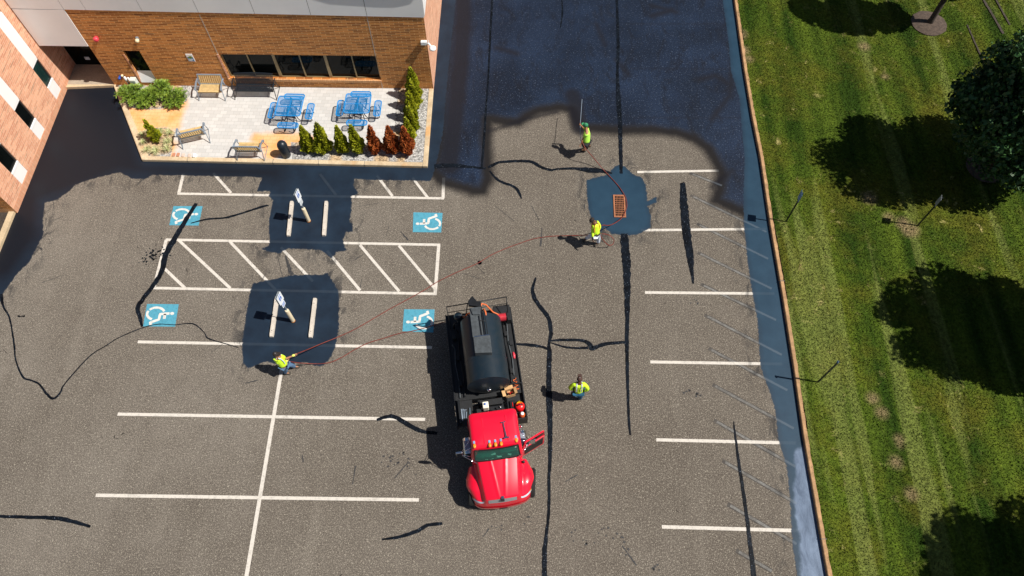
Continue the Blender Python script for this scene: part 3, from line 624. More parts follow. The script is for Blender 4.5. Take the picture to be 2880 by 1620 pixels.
# slim window with grey lower panel
mb = MB(); D2 = WY + 0.13; zc = 0.93
mb.add([(slim[0], D2, zc), (slim[1], D2, zc), (slim[1], D2, slim[3]), (slim[0], D2, slim[3])], [(0, 1, 2, 3)]); mb.build('window', M['glass'], main)
mb = MB(); mb.add([(slim[0], D2, zc), (slim[1], D2, zc), (slim[1], WY - 0.03, slim[2]), (slim[0], WY - 0.03, slim[2]), (slim[0], WY + 0.001, slim[2] - 0.02), (slim[1], WY + 0.001, slim[2] - 0.02)], [(0, 1, 2, 3), (3, 2, 5, 4)]); mb.build('sloped_sill', M['panel'], main)
# entrance recess
mb = MB(); RY = G(250, 181, 0.13).y
mb.add([(-19.33 * K, RY, 0.1), (LXF, RY, 0.1), (LXF, RY, 3), (-19.33 * K, RY, 3)], [(0, 1, 2, 3)]); mb.build('entrance_glazing', M['glass'], main)
mb = MB(); mb.box(-18.75 * K, -18.55 * K, RY - 0.03, RY - 0.005, 0.45, 0.62); mb.build('door_notice', simple('pale_notice', (0.5, 0.6, 0.7)), main)
mb = MB(); mb.box(-19.33 * K + 0.01, LXF - 0.01, WY + 0.2, RY, 2.6, 2.7); mb.build('soffit', M['seam'], main)
# wing
wing = empty('brick_wing', (0, 0, 0), 0, 'salmon brick wing along the left edge with narrow windows between white panels', 'building')
holes = []
cols = [(20.98 * K, 21.57 * K), (18.83 * K, 19.42 * K), (16.65 * K, 17.30 * K)]
WT = 7.2
for a, b in cols: holes.append((a, b, 0.36, WT - 0.9))
mb = MB(); wall_holes(mb, 'y', WX, CY, WY + 2.1, 0.30, WT, holes, -0.10); mb.build('wall', M['brick_wing'], wing)
mb = MB(); mb.add([(WX + 0.004, CY - 0.004, 0.0), (WX + 0.004, WY + 2.1, 0.0), (WX + 0.004, WY + 2.1, 0.30), (WX + 0.004, CY - 0.004, 0.30), (WX - 0.1, CY, .30), (WX - 0.1, WY + 2.1, .30)], [(0, 1, 2, 3), (3, 2, 5, 4)]); mb.build('soldier_course', M['brick_wing_soldier'], wing)
mb = MB(); mb.add([(WX, CY, 0.3), (WX - 14, CY, 0.3), (WX - 14, CY, WT), (WX, CY, WT)], [(0, 1, 2, 3)]); mb.build('end_wall', M['brick_front'], wing)
mb = MB(); mb.add([(WX + 0.004, CY - 0.004, 0), (WX - 14, CY - 0.004, 0), (WX - 14, CY - 0.004, 0.3), (WX + 0.004, CY - 0.004, 0.3)], [(0, 1, 2, 3)]); mb.build('soldier_course', M['brick_front_soldier'], wing)
mb = MB(); mb.box(WX - 14, WX - 0.3, CY + 0.3, WY + 20, WT - 0.4, WT - 0.2); mb.build('roof', M['seam'], wing)
for i, (a, b) in enumerate(cols):
    a += 0.003; b -= 0.003; X0 = WX - 0.095
    for z0, z1, g in ((1.08, 2.20, 'glass_green' if i == 0 else 'glass'), (4.86, 6.0, 'glass')):
        f_ = MB()
        for q in ((a, a + 0.045, z0, z1), (b - 0.07, b, z0, z1)): f_.box(X0, X0 + 0.05, q[0], q[1], q[2], q[3])
        f_.box(X0, X0 + 0.049, a + 0.045, b - 0.07, z0, z0 + 0.04); f_.box(X0, X0 + 0.049, a + 0.045, b - 0.07, z1 - 0.04, z1)
        w_ = f_.build('window', simple('black_window_frame', (0.02, 0.02, 0.02), 0.4) if i == 0 and z0 < 2 else bpy.data.materials['black_window_frame'], wing)
        g_ = MB(); g_.add([(X0 + 0.02, a + 0.045, z0 + 0.04), (X0 + 0.02, b - 0.07, z0 + 0.04), (X0 + 0.02, b - 0.07, z1 - 0.04), (X0 + 0.02, a + 0.045, z1 - 0.04)], [(0, 1, 2, 3)]); g_.build('pane', M[g], w_)
    for z0, z1 in ((0.363, 1.0), (2.30, 4.78), (6.1, WT - 0.905)):
        mb = MB(); mb.box(X0 - 0.02, WX - 0.012, a, b, z0, z1); mb.build('white_panel', M['white_panel'], wing)
    mb = MB(); mb.box(X0 - 0.01, WX + 0.01, a, b, 1.003, 1.077); mb.build('sill', M['panel'], wing); mb = MB(); mb.box(X0 - 0.01, WX - 0.03, a, b, 2.203, 2.297); mb.build('head_flashing', M['panel'], wing)
# planting bed and edging beyond the wing corner
mb = MB(); mb.add([(WX - 10, -4, 0.03), (WX - 0.25, -4, 0.03), (WX - 0.25, CY, 0.03), (WX - 10, CY, 0.03)], [(0, 1, 2, 3)]); structure(mb.build('mulch_bed', M['mulch']))
e0, e1 = G(0, 722), G(44, 600); d = (e1 - e0).normalized()
mb = MB(); mb.prism([(WX - 0.30, -4), (WX - 0.07, -4), (WX - 0.07, CY - 0.012), (WX - 0.30, CY - 0.012)], -0.02, 0.13); structure(mb.build('bed_edging', M['curb']))

# ------------------------------------------------------------------ patio
PZ = 0.12
PO = [(G(325, 234, PZ).x - 0.08, WY - 0.001), (G(399, 449.5, PZ).x, G(399, 449.5, PZ).y), (G(1202, 468, PZ).x, G(1202, 468, PZ).y), (EX + 0.0, WY - 0.001)]
def inset(p, q, d):
    v = Vector((q[0] - p[0], q[1] - p[1])).normalized(); return Vector((-v.y, v.x)) * d
CW = 0.20
a, b, c, d_ = [Vector(p) for p in PO]
ib = Vector((b.x + CW * 1.35, b.y + CW)); ic = Vector((c.x - CW, c.y + CW)); ia = Vector((a.x + CW * 1.1, a.y)); idd = Vector((d_.x - CW, d_.y))
ZT = PZ + 0.02
def pt_attr(o, layers):
    me = o.data; n = len(me.vertices); co = np.empty(n * 3); me.vertices.foreach_get('co', co); P = co.reshape(-1, 3)[:, :2]
    for k, L in layers.items():
        at = me.attributes.new(k, 'FLOAT', 'POINT'); at.data.foreach_set('value', np.max([sdist(P, q) for q in L], 0).astype(np.float32) if L else np.full(n, -9, np.float32))
f3 = lambda L: pts(offs(L, 320, 200, 5.573), lambda x, y: G(x, y, PZ))
f4 = lambda L: pts(offs(L, 480, 330, 7.36), lambda x, y: G(x, y, PZ))
f5 = lambda L: pts(offs(L, 830, 190, 4.998), lambda x, y: G(x, y, PZ))
RUST = [f3([(180, 560), (700, 610), (850, 560), (1120, 470), (1100, 600), (1040, 750), (1000, 900), (820, 880), (640, 900), (350, 960), (250, 700)]), f4([(1750, 370), (2300, 330), (2700, 360), (2750, 560), (2450, 580), (2330, 700), (2080, 850), (1990, 830), (1940, 640), (1700, 480)]),
        f3([(930, 1100), (960, 1150), (900, 1360), (860, 1360)]), f4([(-60, 480), (130, 540), (40, 720), (-80, 700)]), f5([(-200, 950), (60, 940), (250, 1000), (450, 1060), (100, 1060), (-200, 1100)])]
RG = [f5([(490, 1220), (650, 1220), (680, 1400), (460, 1400)]), f5([(1120, 1220), (1330, 1230), (1330, 1400), (1100, 1400)]), f5([(1440, 1240), (1560, 1240), (1560, 1400), (1440, 1400)]), f5([(1440, 450), (1570, 450), (1570, 530), (1440, 520)]), f5([(1380, 900), (1560, 900), (1560, 980), (1380, 980)]),
      f5([(1000, 1040), (1640, 1040), (1700, 1160), (1000, 1160)]), f5([(1440, 290), (1600, 290), (1580, 360), (1440, 350)]), f5([(0, 1040), (100, 1040), (100, 1120), (0, 1120)]), f3([(350, 900), (950, 880), (950, 1250), (600, 1330), (420, 1200)]), f3([(500, 460), (800, 450), (850, 560), (500, 610)]), f3([(400, 190), (1000, 200), (1100, 330), (500, 230)])]
def paver_mat():
    t = NT('pale_pavers'); b = t.n('ShaderNodeTexBrick'); t.l(t.mapping((1, 1, 1), (0, 0, rad(1.0))), b.inputs['Vector'])
    b.inputs['Scale'].default_value = 1.0; b.inputs['Brick Width'].default_value = 0.30; b.inputs['Row Height'].default_value = 0.20; b.inputs['Mortar Size'].default_value = 0.007; b.inputs['Mortar Smooth'].default_value = 0.5
    b.inputs['Color1'].default_value = (0.50, 0.49, 0.475, 1); b.inputs['Color2'].default_value = (0.60, 0.585, 0.565, 1); b.inputs['Mortar'].default_value = (0.36, 0.35, 0.33, 1)
    c = t.mix(t.maprange(t.noise(1.5, 4, 0.7), 0.4, 0.7, 0, 0.4), b.outputs['Color'], (0.50, 0.475, 0.44))
    ru = t.math('ADD', t.attr('rust'), t.math('MULTIPLY', t.math('SUBTRACT', t.noise(1.6, 3), 0.5), 0.35))
    rc = t.mix(b.outputs['Fac'], t.mix(t.maprange(t.noise(2.2, 3), 0.35, 0.65), (0.85, 0.34, 0.09), (0.78, 0.45, 0.20)), (0.45, 0.25, 0.09))
    c = t.mix(t.maprange(ru, -0.30, 0.12, 0, 0.95, True), c, rc)
    return t.out(c, 0.85)
def gravel_mat():
    t = NT('gravel'); v = t.n('ShaderNodeTexVoronoi'); t.l(t.pos(), v.inputs['Vector']); v.inputs['Scale'].default_value = 16
    sep = t.n('ShaderNodeSeparateColor'); t.l(v.outputs['Color'], sep.inputs[0])
    c = t.mix(sep.outputs[0], (0.20, 0.195, 0.19), (0.60, 0.58, 0.55)); edge = t.maprange(v.outputs['Distance'], 0.45, 0.85, 0, 0.7)
    c = t.mix(edge, c, (0.10, 0.09, 0.08))
    ru = t.math('ADD', t.attr('rust'), t.math('MULTIPLY', t.math('SUBTRACT', t.noise(2.5, 3), 0.5), 0.4))
    c = t.mix(t.maprange(ru, -0.12, 0.12, 0, 0.85, True), c, t.mix(1.0, c, (1.2, 0.84, 0.45), 'MULTIPLY'))
    t.bump(v.outputs['Distance'], 0.8, 0.02); t.mat.node_tree.nodes['Bump'].invert = True
    return t.out(c, 0.9)
M['paver'] = paver_mat(); M['gravel'] = gravel_mat()
def curb_rust():
    t = NT('patio_curb'); n = t.noise(2.2, 4, 0.7); c = t.mix(t.maprange(n, 0.35, 0.65), (0.50, 0.375, 0.23), (0.68, 0.54, 0.36))
    c = t.mix(t.maprange(t.noise(0.9, 2, 0.5), 0.60, 0.72, 0, 0.7), c, (0.62, 0.30, 0.08)); c = t.mix(t.maprange(t.noise(20, 2), 0.4, 0.7, 0, 0.35), c, (0.30, 0.22, 0.14)); return t.out(c, 0.85)
M['patio_curb'] = curb_rust()
pat = sheet('patio', PO[0][0], PO[2][0], PO[1][1], WY, 0.08, PZ, M['paver'], keep=lambda c: sdist(c[:, :2], [tuple(ia - Vector((.06, 0))), tuple(ib - Vector((.06, .06))), tuple(ic + Vector((.06, -.06))), tuple(idd + Vector((.06, 0)))]) > 0)
pt_attr(pat, dict(rust=RUST)); structure(pat)
mb = MB()
def seg_curb(p, q, ip, iq):
    mb.add([(p.x, p.y, -0.02), (q.x, q.y, -0.02), (q.x, q.y, ZT - 0.02), (p.x, p.y, ZT - 0.02), (p.x * 0.9 + ip.x * 0.1, p.y * 0.9 + ip.y * 0.1, ZT), (q.x * 0.9 + iq.x * 0.1, q.y * 0.9 + iq.y * 0.1, ZT), (iq.x, iq.y, ZT), (ip.x, ip.y, ZT), (iq.x, iq.y, 0.05), (ip.x, ip.y, 0.05)],
           [(0, 1, 2, 3), (3, 2, 5, 4), (4, 5, 6, 7), (7, 6, 8, 9)])
seg_curb(a, b, ia, ib); seg_curb(b, c, ib, ic); seg_curb(c, d_, ic, idd); structure(mb.build('patio_kerb', M['patio_curb']))
mb = MB()
for t_ in (0.16, 0.33, 0.46, 0.62, 0.78): p = b.lerp(c, t_); mb.box(p.x - 0.008, p.x + 0.008, p.y - 0.003, p.y + 0.2, 0, ZT + 0.003)
mb.box(c.x - 0.21, c.x - 0.195, c.y - 0.003, c.y + 0.2, 0, ZT + 0.003); structure(mb.build('kerb_joint', M['seam']))
# entrance slab
mb = MB(); q0, q1 = G(199, 229), a; mb.prism([(WX + 0.005, WY - 0.17), (q1.x + 0.1, WY - 0.02), (q1.x + 0.1, RY - 0.01), (WX + 0.005, RY - 0.01)], -0.02, 0.13); structure(mb.build('entrance_slab', M['slab']))
mb = MB(); mb.prism([(WX + 0.006, WY - 0.20), (q1.x + 0.02, WY - 0.035), (q1.x + 0.02, WY + 0.02), (WX + 0.006, WY - 0.03)], -0.02, 0.134); structure(mb.build('entrance_kerb', M['curb']))
def bed(poly, name, mat, z, rust, lim=None):
    X = [p[0] for p in poly]; Y = [p[1] for p in poly]; o = sheet(name, min(X), max(X), min(Y), max(Y), 0.035, z, mat, keep=lambda c: (sdist(c[:, :2], poly) > 0) & (sdist(c[:, :2], [tuple(ia), tuple(ib), tuple(ic), tuple(idd)]) > -0.01)); pt_attr(o, dict(rust=rust)); return structure(o)
B1 = f3([(20, 150), (1200, 200), (1200, 230), (1195, 380), (1150, 440), (1140, 470), (1050, 530), (850, 570), (750, 590), (560, 603), (350, 585), (200, 552), (120, 560)])
B2 = f3([(300, 990), (430, 940), (560, 900), (700, 885), (860, 890), (960, 960), (930, 1100), (925, 1200), (900, 1300), (885, 1400), (400, 1400)])
B3 = f5([(-60, 1050), (520, 1055), (1010, 1062), (1250, 1060), (1380, 1030), (1390, 960), (1420, 600), (1450, 270), (1950, 270), (1900, 1400), (-60, 1400), (-40, 1280)])
for P_ in (B1, B2, B3): bed(P_, 'gravel_bed', M['gravel'], PZ + 0.006, RG)

# ------------------------------------------------------------------ trees on the lawn
def bark(): return simple('bark', (0.06, 0.045, 0.035), 0.95, var=0.4, scale=10, bump=0.8)
M['bark'] = bark()
def leaf_mat(name, c1, c2, scale=1.2):
    t = NT(name); c = t.mix(t.maprange(t.noise(scale, 3), 0.35, 0.65), c1, c2); c = t.mix(t.maprange(t.noise(23, 2), 0.5, 0.75, 0, 0.6), c, tuple(min(1, x * 1.9) for x in c2)); return t.out(c, 0.55, spec=0.4)  # brightest specks put sunlit leaves into the colour
M['leaf'] = leaf_mat('dark_tree_leaves', (0.014, 0.042, 0.010), (0.040, 0.11, 0.028))
def tree(base, zc, rx, rz, n, label, lean=0, seed=1, gaps=34, ry=None):
    ry = ry or rx
    g = np.random.default_rng(seed); root = empty('deciduous_tree', (base[0], base[1], LZ), 0, label, 'tree', 'shade trees on the lawn')
    mb = MB(); mb.tube([(0, 0, -0.1), (0.03, 0, 0.25), (0.02, 0.03, zc - rz * 0.5), (0, 0, zc)], [0.2, 0.14, 0.11, 0.05], 10); mb.build('trunk', M['bark'], root, True)
    lb = MB(); cl = []
    for k in range(gaps):
        u = g.normal(size=3); u /= np.linalg.norm(u); r = g.uniform(0.35, 0.92) ; c = np.array([u[0] * rx * r + lean, u[1] * ry * r, zc + u[2] * rz * r]); cl.append((c, g.uniform(0.22, 0.40) * rx))
        if k < 12: lb.tube([(0, 0, zc - rz * g.uniform(0.2, 0.8)), tuple(c * np.array([.5, .5, 1]) - np.array([0, 0, 0.2])), tuple(c)], [0.05, 0.035, 0.015], 6)
    lb.build('limbs', M['bark'], root, True)
    cl.append((np.array([0, 0, zc]), ry * 0.62))
    C = []
    per = n // len(cl)
    for c, r in cl:
        u = g.normal(size=(per, 3)); u /= np.linalg.norm(u, axis=1)[:, None]; rr = r * g.uniform(0.25, 1, per)[:, None] ** 0.5; C.append(c + u * rr * np.array([1, 1, 0.85]))
    C = np.concatenate(C); m_ = len(C); a = g.normal(size=(m_, 3)); a /= np.linalg.norm(a, axis=1)[:, None]; b = np.cross(a, g.normal(size=(m_, 3))); b /= np.linalg.norm(b, axis=1)[:, None]
    s = g.uniform(0.05, 0.11, m_)[:, None]; quads('crown', M['leaf'], C, a * s, b * s * 0.8, root)
    return root
b1, b2 = G(2612, 66, LZ), G(2775, 478, LZ)
b3 = G(3040, 975, LZ); b4 = G(3240, 1690, LZ)
tree(b1, 5.7, 1.6, 4.2, 30000, 'tree in a round mulch ring at the top edge of the lawn', seed=3, gaps=60, ry=1.3)
tree(b2, 4.3, 3.1, 3.4, 66000, 'large dark tree crown at the right edge, beside the sign post', seed=5, gaps=110, ry=2.4, lean=-0.1)
tree(b3, 5.3, 2.65, 3.8, 46000, 'tree just beyond the right edge whose round shadow lies lowest but one on the lawn', seed=8, gaps=70)
tree(b4, 5.6, 2.5, 4.2, 34000, 'tree beyond the lower right corner, only its shadow reaching the lawn', seed=11, gaps=60)
for (p, r) in ((b1, 0.85), (b2 + Vector((-0.05, 0.1, 0)), 0.8), (b3, 0.8)):
    k = 40; mb = MB(); ring = [(p.x + r * (1 + 0.07 * mnoise.noise(Vector((i * 0.9, p.x, 0)))) * math.cos(2 * math.pi * i / k), p.y + r * (1 + 0.07 * mnoise.noise(Vector((i * 0.9, p.x, 3)))) * math.sin(2 * math.pi * i / k), LZ + 0.02) for i in range(k)]
    cc = [(p.x + (q[0] - p.x) * 0.6, p.y + (q[1] - p.y) * 0.6, LZ + 0.09) for q in ring]; n0 = MB()
    n0.add(ring + cc + [(p.x, p.y, LZ + 0.12)], [(i, (i + 1) % k, (i + 1) % k + k, i + k) for i in range(k)] + [(i + k, (i + 1) % k + k, 2 * k) for i in range(k)])
    structure(n0.build('mulch_ring', simple('wood_mulch', (0.085, 0.06, 0.045), 0.95, var=0.45, scale=9, bump=0.9, fine=26) if 'wood_mulch' not in bpy.data.materials else bpy.data.materials['wood_mulch']))
for a_, b_, w_ in (((2755, -20), (2822, 95), 0.11), ((2790, -20), (2840, 70), 0.08), ((2720, 70), (2778, 200), 0.07)):
    mb = MB(); mb.grid([[q + Vector((0, 0, LZ + 0.012)) for q in r] for r in ribbon(pts([a_, b_], lambda x, y: G(x, y, LZ)), w_, 0, 0.3, 0.15)]); structure(mb.build('wheel_rut', M['mulch']))
# ------------------------------------------------------------------ patio plants
M['arb'] = leaf_mat('arborvitae_green', (0.17, 0.21, 0.006), (0.42, 0.42, 0.02), 3.0)
M['arb_dead'] = leaf_mat('dead_arborvitae', (0.26, 0.055, 0.013), (0.48, 0.14, 0.035), 3.0)
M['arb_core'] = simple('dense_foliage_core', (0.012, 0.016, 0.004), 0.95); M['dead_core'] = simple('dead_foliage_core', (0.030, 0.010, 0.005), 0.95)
M['juniper'] = leaf_mat('juniper_green', (0.07, 0.14, 0.010), (0.20, 0.28, 0.03), 3.0)
M['liriope'] = leaf_mat('variegated_blades', (0.30, 0.36, 0.10), (0.62, 0.60, 0.34), 9.0)
def conifer(x, y, h, r, dead, label, seed, spiral=False, cat='shrub', grp='columnar evergreens planted in the gravel bed', lean=(0, 0)):
    g = np.random.default_rng(seed); root = empty('spiral_topiary' if spiral else 'columnar_evergreen', (x, y, PZ), g.uniform(0, 6), label, cat, grp)
    def rad_at(t, a):
        base = 0.88 * r * (1 - t) ** 0.75 * (0.55 + 0.45 * np.minimum(1, t * 7)); lob = 1 + 0.22 * np.sin(3 * a + 7 * t + seed) + 0.14 * np.sin(7 * a - 14 * t + seed) + 0.10 * np.sin(23 * t + 5 * a)
        if spiral: base = base * (0.40 + 0.60 * (0.5 + 0.5 * np.sin(a - t * 6 * math.pi)))
        return base * lob
    n = int(2300 * h * (r / 0.38)); t = 1 - np.sqrt(g.uniform(0, 1, n)) ; t = np.clip(t * 0.99, 0, 0.985); a = g.uniform(0, 2 * math.pi, n); rr = rad_at(t, a) * g.uniform(0.80, 1.08, n)
    C = np.stack([rr * np.cos(a) + lean[0] * t, rr * np.sin(a) + lean[1] * t, 0.06 + t * h], 1)
    out = np.stack([np.cos(a), np.sin(a), np.full(n, 0.9)], 1) + g.normal(size=(n, 3)) * 0.35; out /= np.linalg.norm(out, axis=1)[:, None]
    side = np.cross(out, g.normal(size=(n, 3))); side /= np.linalg.norm(side, axis=1)[:, None]; s = g.uniform(0.03, 0.065, n)[:, None]
    quads('foliage', M['arb_dead' if dead else 'arb'], C, side * s * 0.5, out * s, root)
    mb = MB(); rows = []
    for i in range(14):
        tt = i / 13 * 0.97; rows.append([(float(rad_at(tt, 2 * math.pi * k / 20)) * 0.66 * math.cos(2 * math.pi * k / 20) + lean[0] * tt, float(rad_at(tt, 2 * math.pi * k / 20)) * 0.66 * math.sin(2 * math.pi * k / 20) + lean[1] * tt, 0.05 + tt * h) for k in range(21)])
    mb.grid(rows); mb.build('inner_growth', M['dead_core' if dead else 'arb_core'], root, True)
    mb = MB(); mb.tube([(0, 0, -0.05), (0, 0, h * 0.5)], [0.03, 0.02], 6); mb.build('stem', M['bark'], root)
    return root
fx = [-9.29, -8.64, -7.82, -7.17, -6.40, -5.66, -4.98]
fl = ['green columnar evergreen nearest the black litter bin', 'widest green columnar evergreen, second from the litter bin', 'slim green columnar evergreen, third from the litter bin', 'green columnar evergreen right beside the first rust brown one',
      'rust brown dead evergreen next to the green ones', 'bushy rust brown dead evergreen in the middle of the dead three', 'rust brown dead evergreen at the patio corner']
for i, (x, l) in enumerate(zip(fx, fl)):
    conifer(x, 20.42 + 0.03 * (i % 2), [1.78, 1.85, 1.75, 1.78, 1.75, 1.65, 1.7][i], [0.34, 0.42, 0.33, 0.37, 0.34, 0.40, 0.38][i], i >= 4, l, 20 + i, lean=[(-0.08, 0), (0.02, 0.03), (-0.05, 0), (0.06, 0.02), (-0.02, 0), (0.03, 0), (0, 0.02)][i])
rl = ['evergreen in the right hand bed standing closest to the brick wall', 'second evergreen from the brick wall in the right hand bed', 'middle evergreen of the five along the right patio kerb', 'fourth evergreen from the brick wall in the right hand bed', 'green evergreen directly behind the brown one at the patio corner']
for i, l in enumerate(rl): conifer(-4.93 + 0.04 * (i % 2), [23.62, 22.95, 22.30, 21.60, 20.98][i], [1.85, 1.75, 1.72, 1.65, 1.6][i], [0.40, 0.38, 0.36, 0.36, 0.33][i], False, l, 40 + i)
conifer(-16.2, 20.9, 1.35, 0.34, False, 'small spiral clipped evergreen among striped grass tufts', 60, spiral=True, grp=None)
def juniper(x, y, r, h, label, seed, n=46):
    g = random.Random(seed); root = empty('juniper_shrub', (x, y, PZ), 0, label, 'shrub', 'spreading junipers by the brick wall'); C, U, V = [], [], []; mb = MB()
    for k in range(n):
        a = g.uniform(0, 2 * math.pi); L = r * g.uniform(0.55, 1.08); up = h * g.uniform(0.3, 1.2); P = []
        for i in range(9):
            t = i / 8; aa = a + 0.35 * t * g.uniform(-1, 1); P.append(Vector((L * t * math.cos(aa), L * t * math.sin(aa), 0.05 + up * math.sin(t * 2.2) * 0.9)))
        mb.tube(P, [0.012 * (1 - i / 9) + 0.003 for i in range(9)], 4)
        for i in range(1, 9):
            for q in range(13):
                p = P[i - 1].lerp(P[i], g.random()); d = (P[i] - P[i - 1]).normalized(); sd_ = d.cross(Vector((0, 0, 1))).normalized() * g.choice((-1, 1)); o_ = (d * 0.8 + sd_ * g.uniform(0.2, 1) + Vector((0, 0, g.uniform(-0.1, 0.5)))).normalized()
                s = g.uniform(0.04, 0.10); C.append(tuple(p + o_ * s)); V.append(tuple(o_ * s)); U.append(tuple(o_.cross(Vector((g.random(), g.random(), 1))).normalized() * s * 0.16))
    mb.build('branches', M['bark'], root, True); quads('foliage', M['juniper'], np.array(C), np.array(U), np.array(V), root); return root
jx = lambda x, y: G(320 + x / 5.573, 200 + y / 5.573, PZ + 0.2)
for (x, y, r, h, l, sd_) in ((285, 390, 0.68, 0.45, 'large dark green juniper against the slanted left patio kerb', 1), (500, 450, 0.55, 0.36, 'bluish green juniper in the middle reaching down to the pavers', 2), (730, 310, 0.62, 0.4, 'juniper closest to the brick wall behind the others', 3), (960, 430, 0.60, 0.42, 'bright green juniper at the right end of the shrub bed', 4)):
    p = jx(x, y); juniper(p.x, p.y, r * 0.88, h, l, sd_, 44)
def tuft(x, y, r, label, seed):
    g = random.Random(seed); mb = MB()
    for k in range(64):
        a = g.uniform(0, 2 * math.pi); L = r * g.uniform(0.5, 1.05); up = g.uniform(0.12, 0.26); P = []; sx = Vector((-math.sin(a), math.cos(a), 0)) * g.uniform(0.007, 0.013)
        for i in range(5):
            t = i / 4; c = Vector((L * t * math.cos(a), L * t * math.sin(a), 0.02 + up * math.sin(t * 2.5))); P.append([c - sx * (1 - t * 0.8), c + sx * (1 - t * 0.8)])
        mb.grid(P)
    o = mb.build('grass_tuft', M['liriope']); o.location = (x, y, PZ); tag(o, label, 'plant', 'striped grass tufts round the spiral evergreen')
tl = ['striped grass tuft at the upper left, touching the slanted kerb', 'striped grass tuft in the spiral evergreen\'s shadow', 'striped grass tuft at the lower left, above the kerb corner', 'largest striped grass tuft, lowest in the bed', 'striped grass tuft lowest on the bench side', 'striped grass tuft beside the slatted bench end', 'striped grass tuft at the upper right next to the bench arm', 'faint striped tuft just behind the spiral evergreen']
for i, ((x, y), r) in enumerate(zip(((450, 1000), (465, 1115), (515, 1235), (655, 1250), (840, 1215), (845, 1100), (880, 965), (740, 945)), (0.30, 0.22, 0.28, 0.36, 0.30, 0.30, 0.30, 0.22))):
    p = G(320 + x / 5.573, 200 + y / 5.573, PZ + 0.1); tuft(p.x, p.y, r, tl[i], 70 + i)

# ------------------------------------------------------------------ benches, tables, bin
M['wood'] = simple('pale_slat_wood', (0.62, 0.44, 0.20), 0.6, var=0.2, scale=7); M['galv'] = simple('grey_blue_metal', (0.30, 0.37, 0.45), 0.42, 0.4, 0.12)
M['black_metal'] = simple('black_painted_metal', (0.012, 0.017, 0.024), 0.4); M['blue_metal'] = simple('blue_coated_metal', (0.008, 0.24, 0.60), 0.45, var=0.08)
def bench(x, y, rz, W, label, black=False, zig=None):
    root = empty('bench', (x, y, PZ), rz, label, 'bench'); fm = M['black_metal'] if black else M['galv']; sm = M['black_metal'] if black else M['wood']; h = W / 2
    ys, yb = -0.24, 0.20
    mb = MB(); mb.bar((-h, ys, 0.42), (h, ys, 0.42), 0.05, 0.05); mb.bar((-h, yb, 0.40), (h, yb, 0.40), 0.04, 0.04)
    if black:
        n = 34
        for i in range(n): xx = -h + 0.05 + (W - 0.1) * i / (n - 1); mb.tube([(xx, ys + 0.01, 0.43), (xx, -0.05, 0.415), (xx, yb, 0.42)], 0.020, 5)
    else:
        for i in range(6): yy = ys + 0.055 + i * 0.072; mb.box(-h + 0.03, h - 0.03, yy - 0.028, yy + 0.028, 0.415, 0.44)
    mb.build('seat', sm, root, bevel=0 if black else 0.004)
    mb = MB(); 
    if black:
        n = 34
        for i in range(n): xx = -h + 0.05 + (W - 0.1) * i / (n - 1); bow = 0.06 * (1 - (xx / h) ** 2); mb.tube([(xx, yb, 0.43), (xx, yb + 0.09, 0.70), (xx, yb + 0.15, 0.90 + bow)], 0.020, 5)
        mb.tube([(-h + W * i / 12, yb + 0.155, 0.91 + 0.06 * (1 - ((-h + W * i / 12) / h) ** 2)) for i in range(13)], 0.02, 6)
    else:
        n = int(W / 0.095)
        for i in range(n): xx = -h + 0.07 + (W - 0.14) * i / (n - 1); mb.bar((xx, yb + 0.02, 0.48), (xx, yb + 0.14, 0.88), 0.048, 0.018, (0, 1, 0))
    mb.build('backrest', sm, root)
    if not black:
        mb = MB(); mb.bar((-h, yb + 0.15, 0.90), (h, yb + 0.15, 0.90), 0.05, 0.04); mb.bar((-h, yb + 0.015, 0.46), (h, yb + 0.015, 0.46), 0.045, 0.03)
        for s in (-1, 1): mb.bar((s * h, yb, 0.40), (s * h, yb + 0.155, 0.92), 0.035, 0.05)
        mb.build('back_frame', fm, root)
    for s in (-1, 1):
        X = s * (h + 0.045); mb = MB(); P = [(X, yb + 0.10, 0.70)] + [(X, yb - 0.02 - 0.42 * k / 6, 0.70 - 0.05 * (k / 6) ** 2 + 0.02 * math.sin(k)) for k in range(7)] + [(X, ys - 0.05, 0.60), (X, ys - 0.02, 0.50)]
        for a_, b_ in zip(P[:-1], P[1:]): mb.bar(a_, b_, 0.075 if not black else 0.04, 0.02)
        mb.build('armrest', fm, root)
        mb = MB(); mb.tube([(X, ys + 0.02, 0.62), (X, ys - 0.02, 0.42), (X + s * 0.02, ys - 0.16, 0.01)], 0.018, 6); mb.build('leg', fm, root, True)
        mb = MB(); mb.tube([(X, yb, 0.60), (X, yb + 0.02, 0.40), (X + s * 0.02, yb + 0.22, 0.01)], 0.018, 6); mb.build('leg', fm, root, True)
        mb = MB(); mb.tube([(X + s * 0.02, ys - 0.15, 0.03), (X + s * 0.02, yb + 0.21, 0.03)], 0.012, 5); mb.build('stretcher', fm, root)
    return root
bench(-14.22, 23.62, 0, 1.08, 'wood slatted bench with grey arms standing against the brick wall'); bench(-12.22, 23.70, 0, 1.80, 'long black metal bench with curved slats under the window', True)
bench(-14.48, 20.98, math.pi + rad(18), 1.06, 'angled wood slatted bench beside the striped grass tufts'); bench(-11.80, 20.22, math.pi, 1.06, 'wood slatted bench at the front patio kerb, next to the litter bin')
def rrect(x0, x1, y0, y1, r, n=5):
    P = []
    for cx, cy, a0 in ((x1 - r, y1 - r, 0), (x0 + r, y1 - r, 90), (x0 + r, y0 + r, 180), (x1 - r, y0 + r, 270)):
        for k in range(n + 1): a = rad(a0 + 90 * k / n); P.append((cx + r * math.cos(a), cy + r * math.sin(a)))
    return P
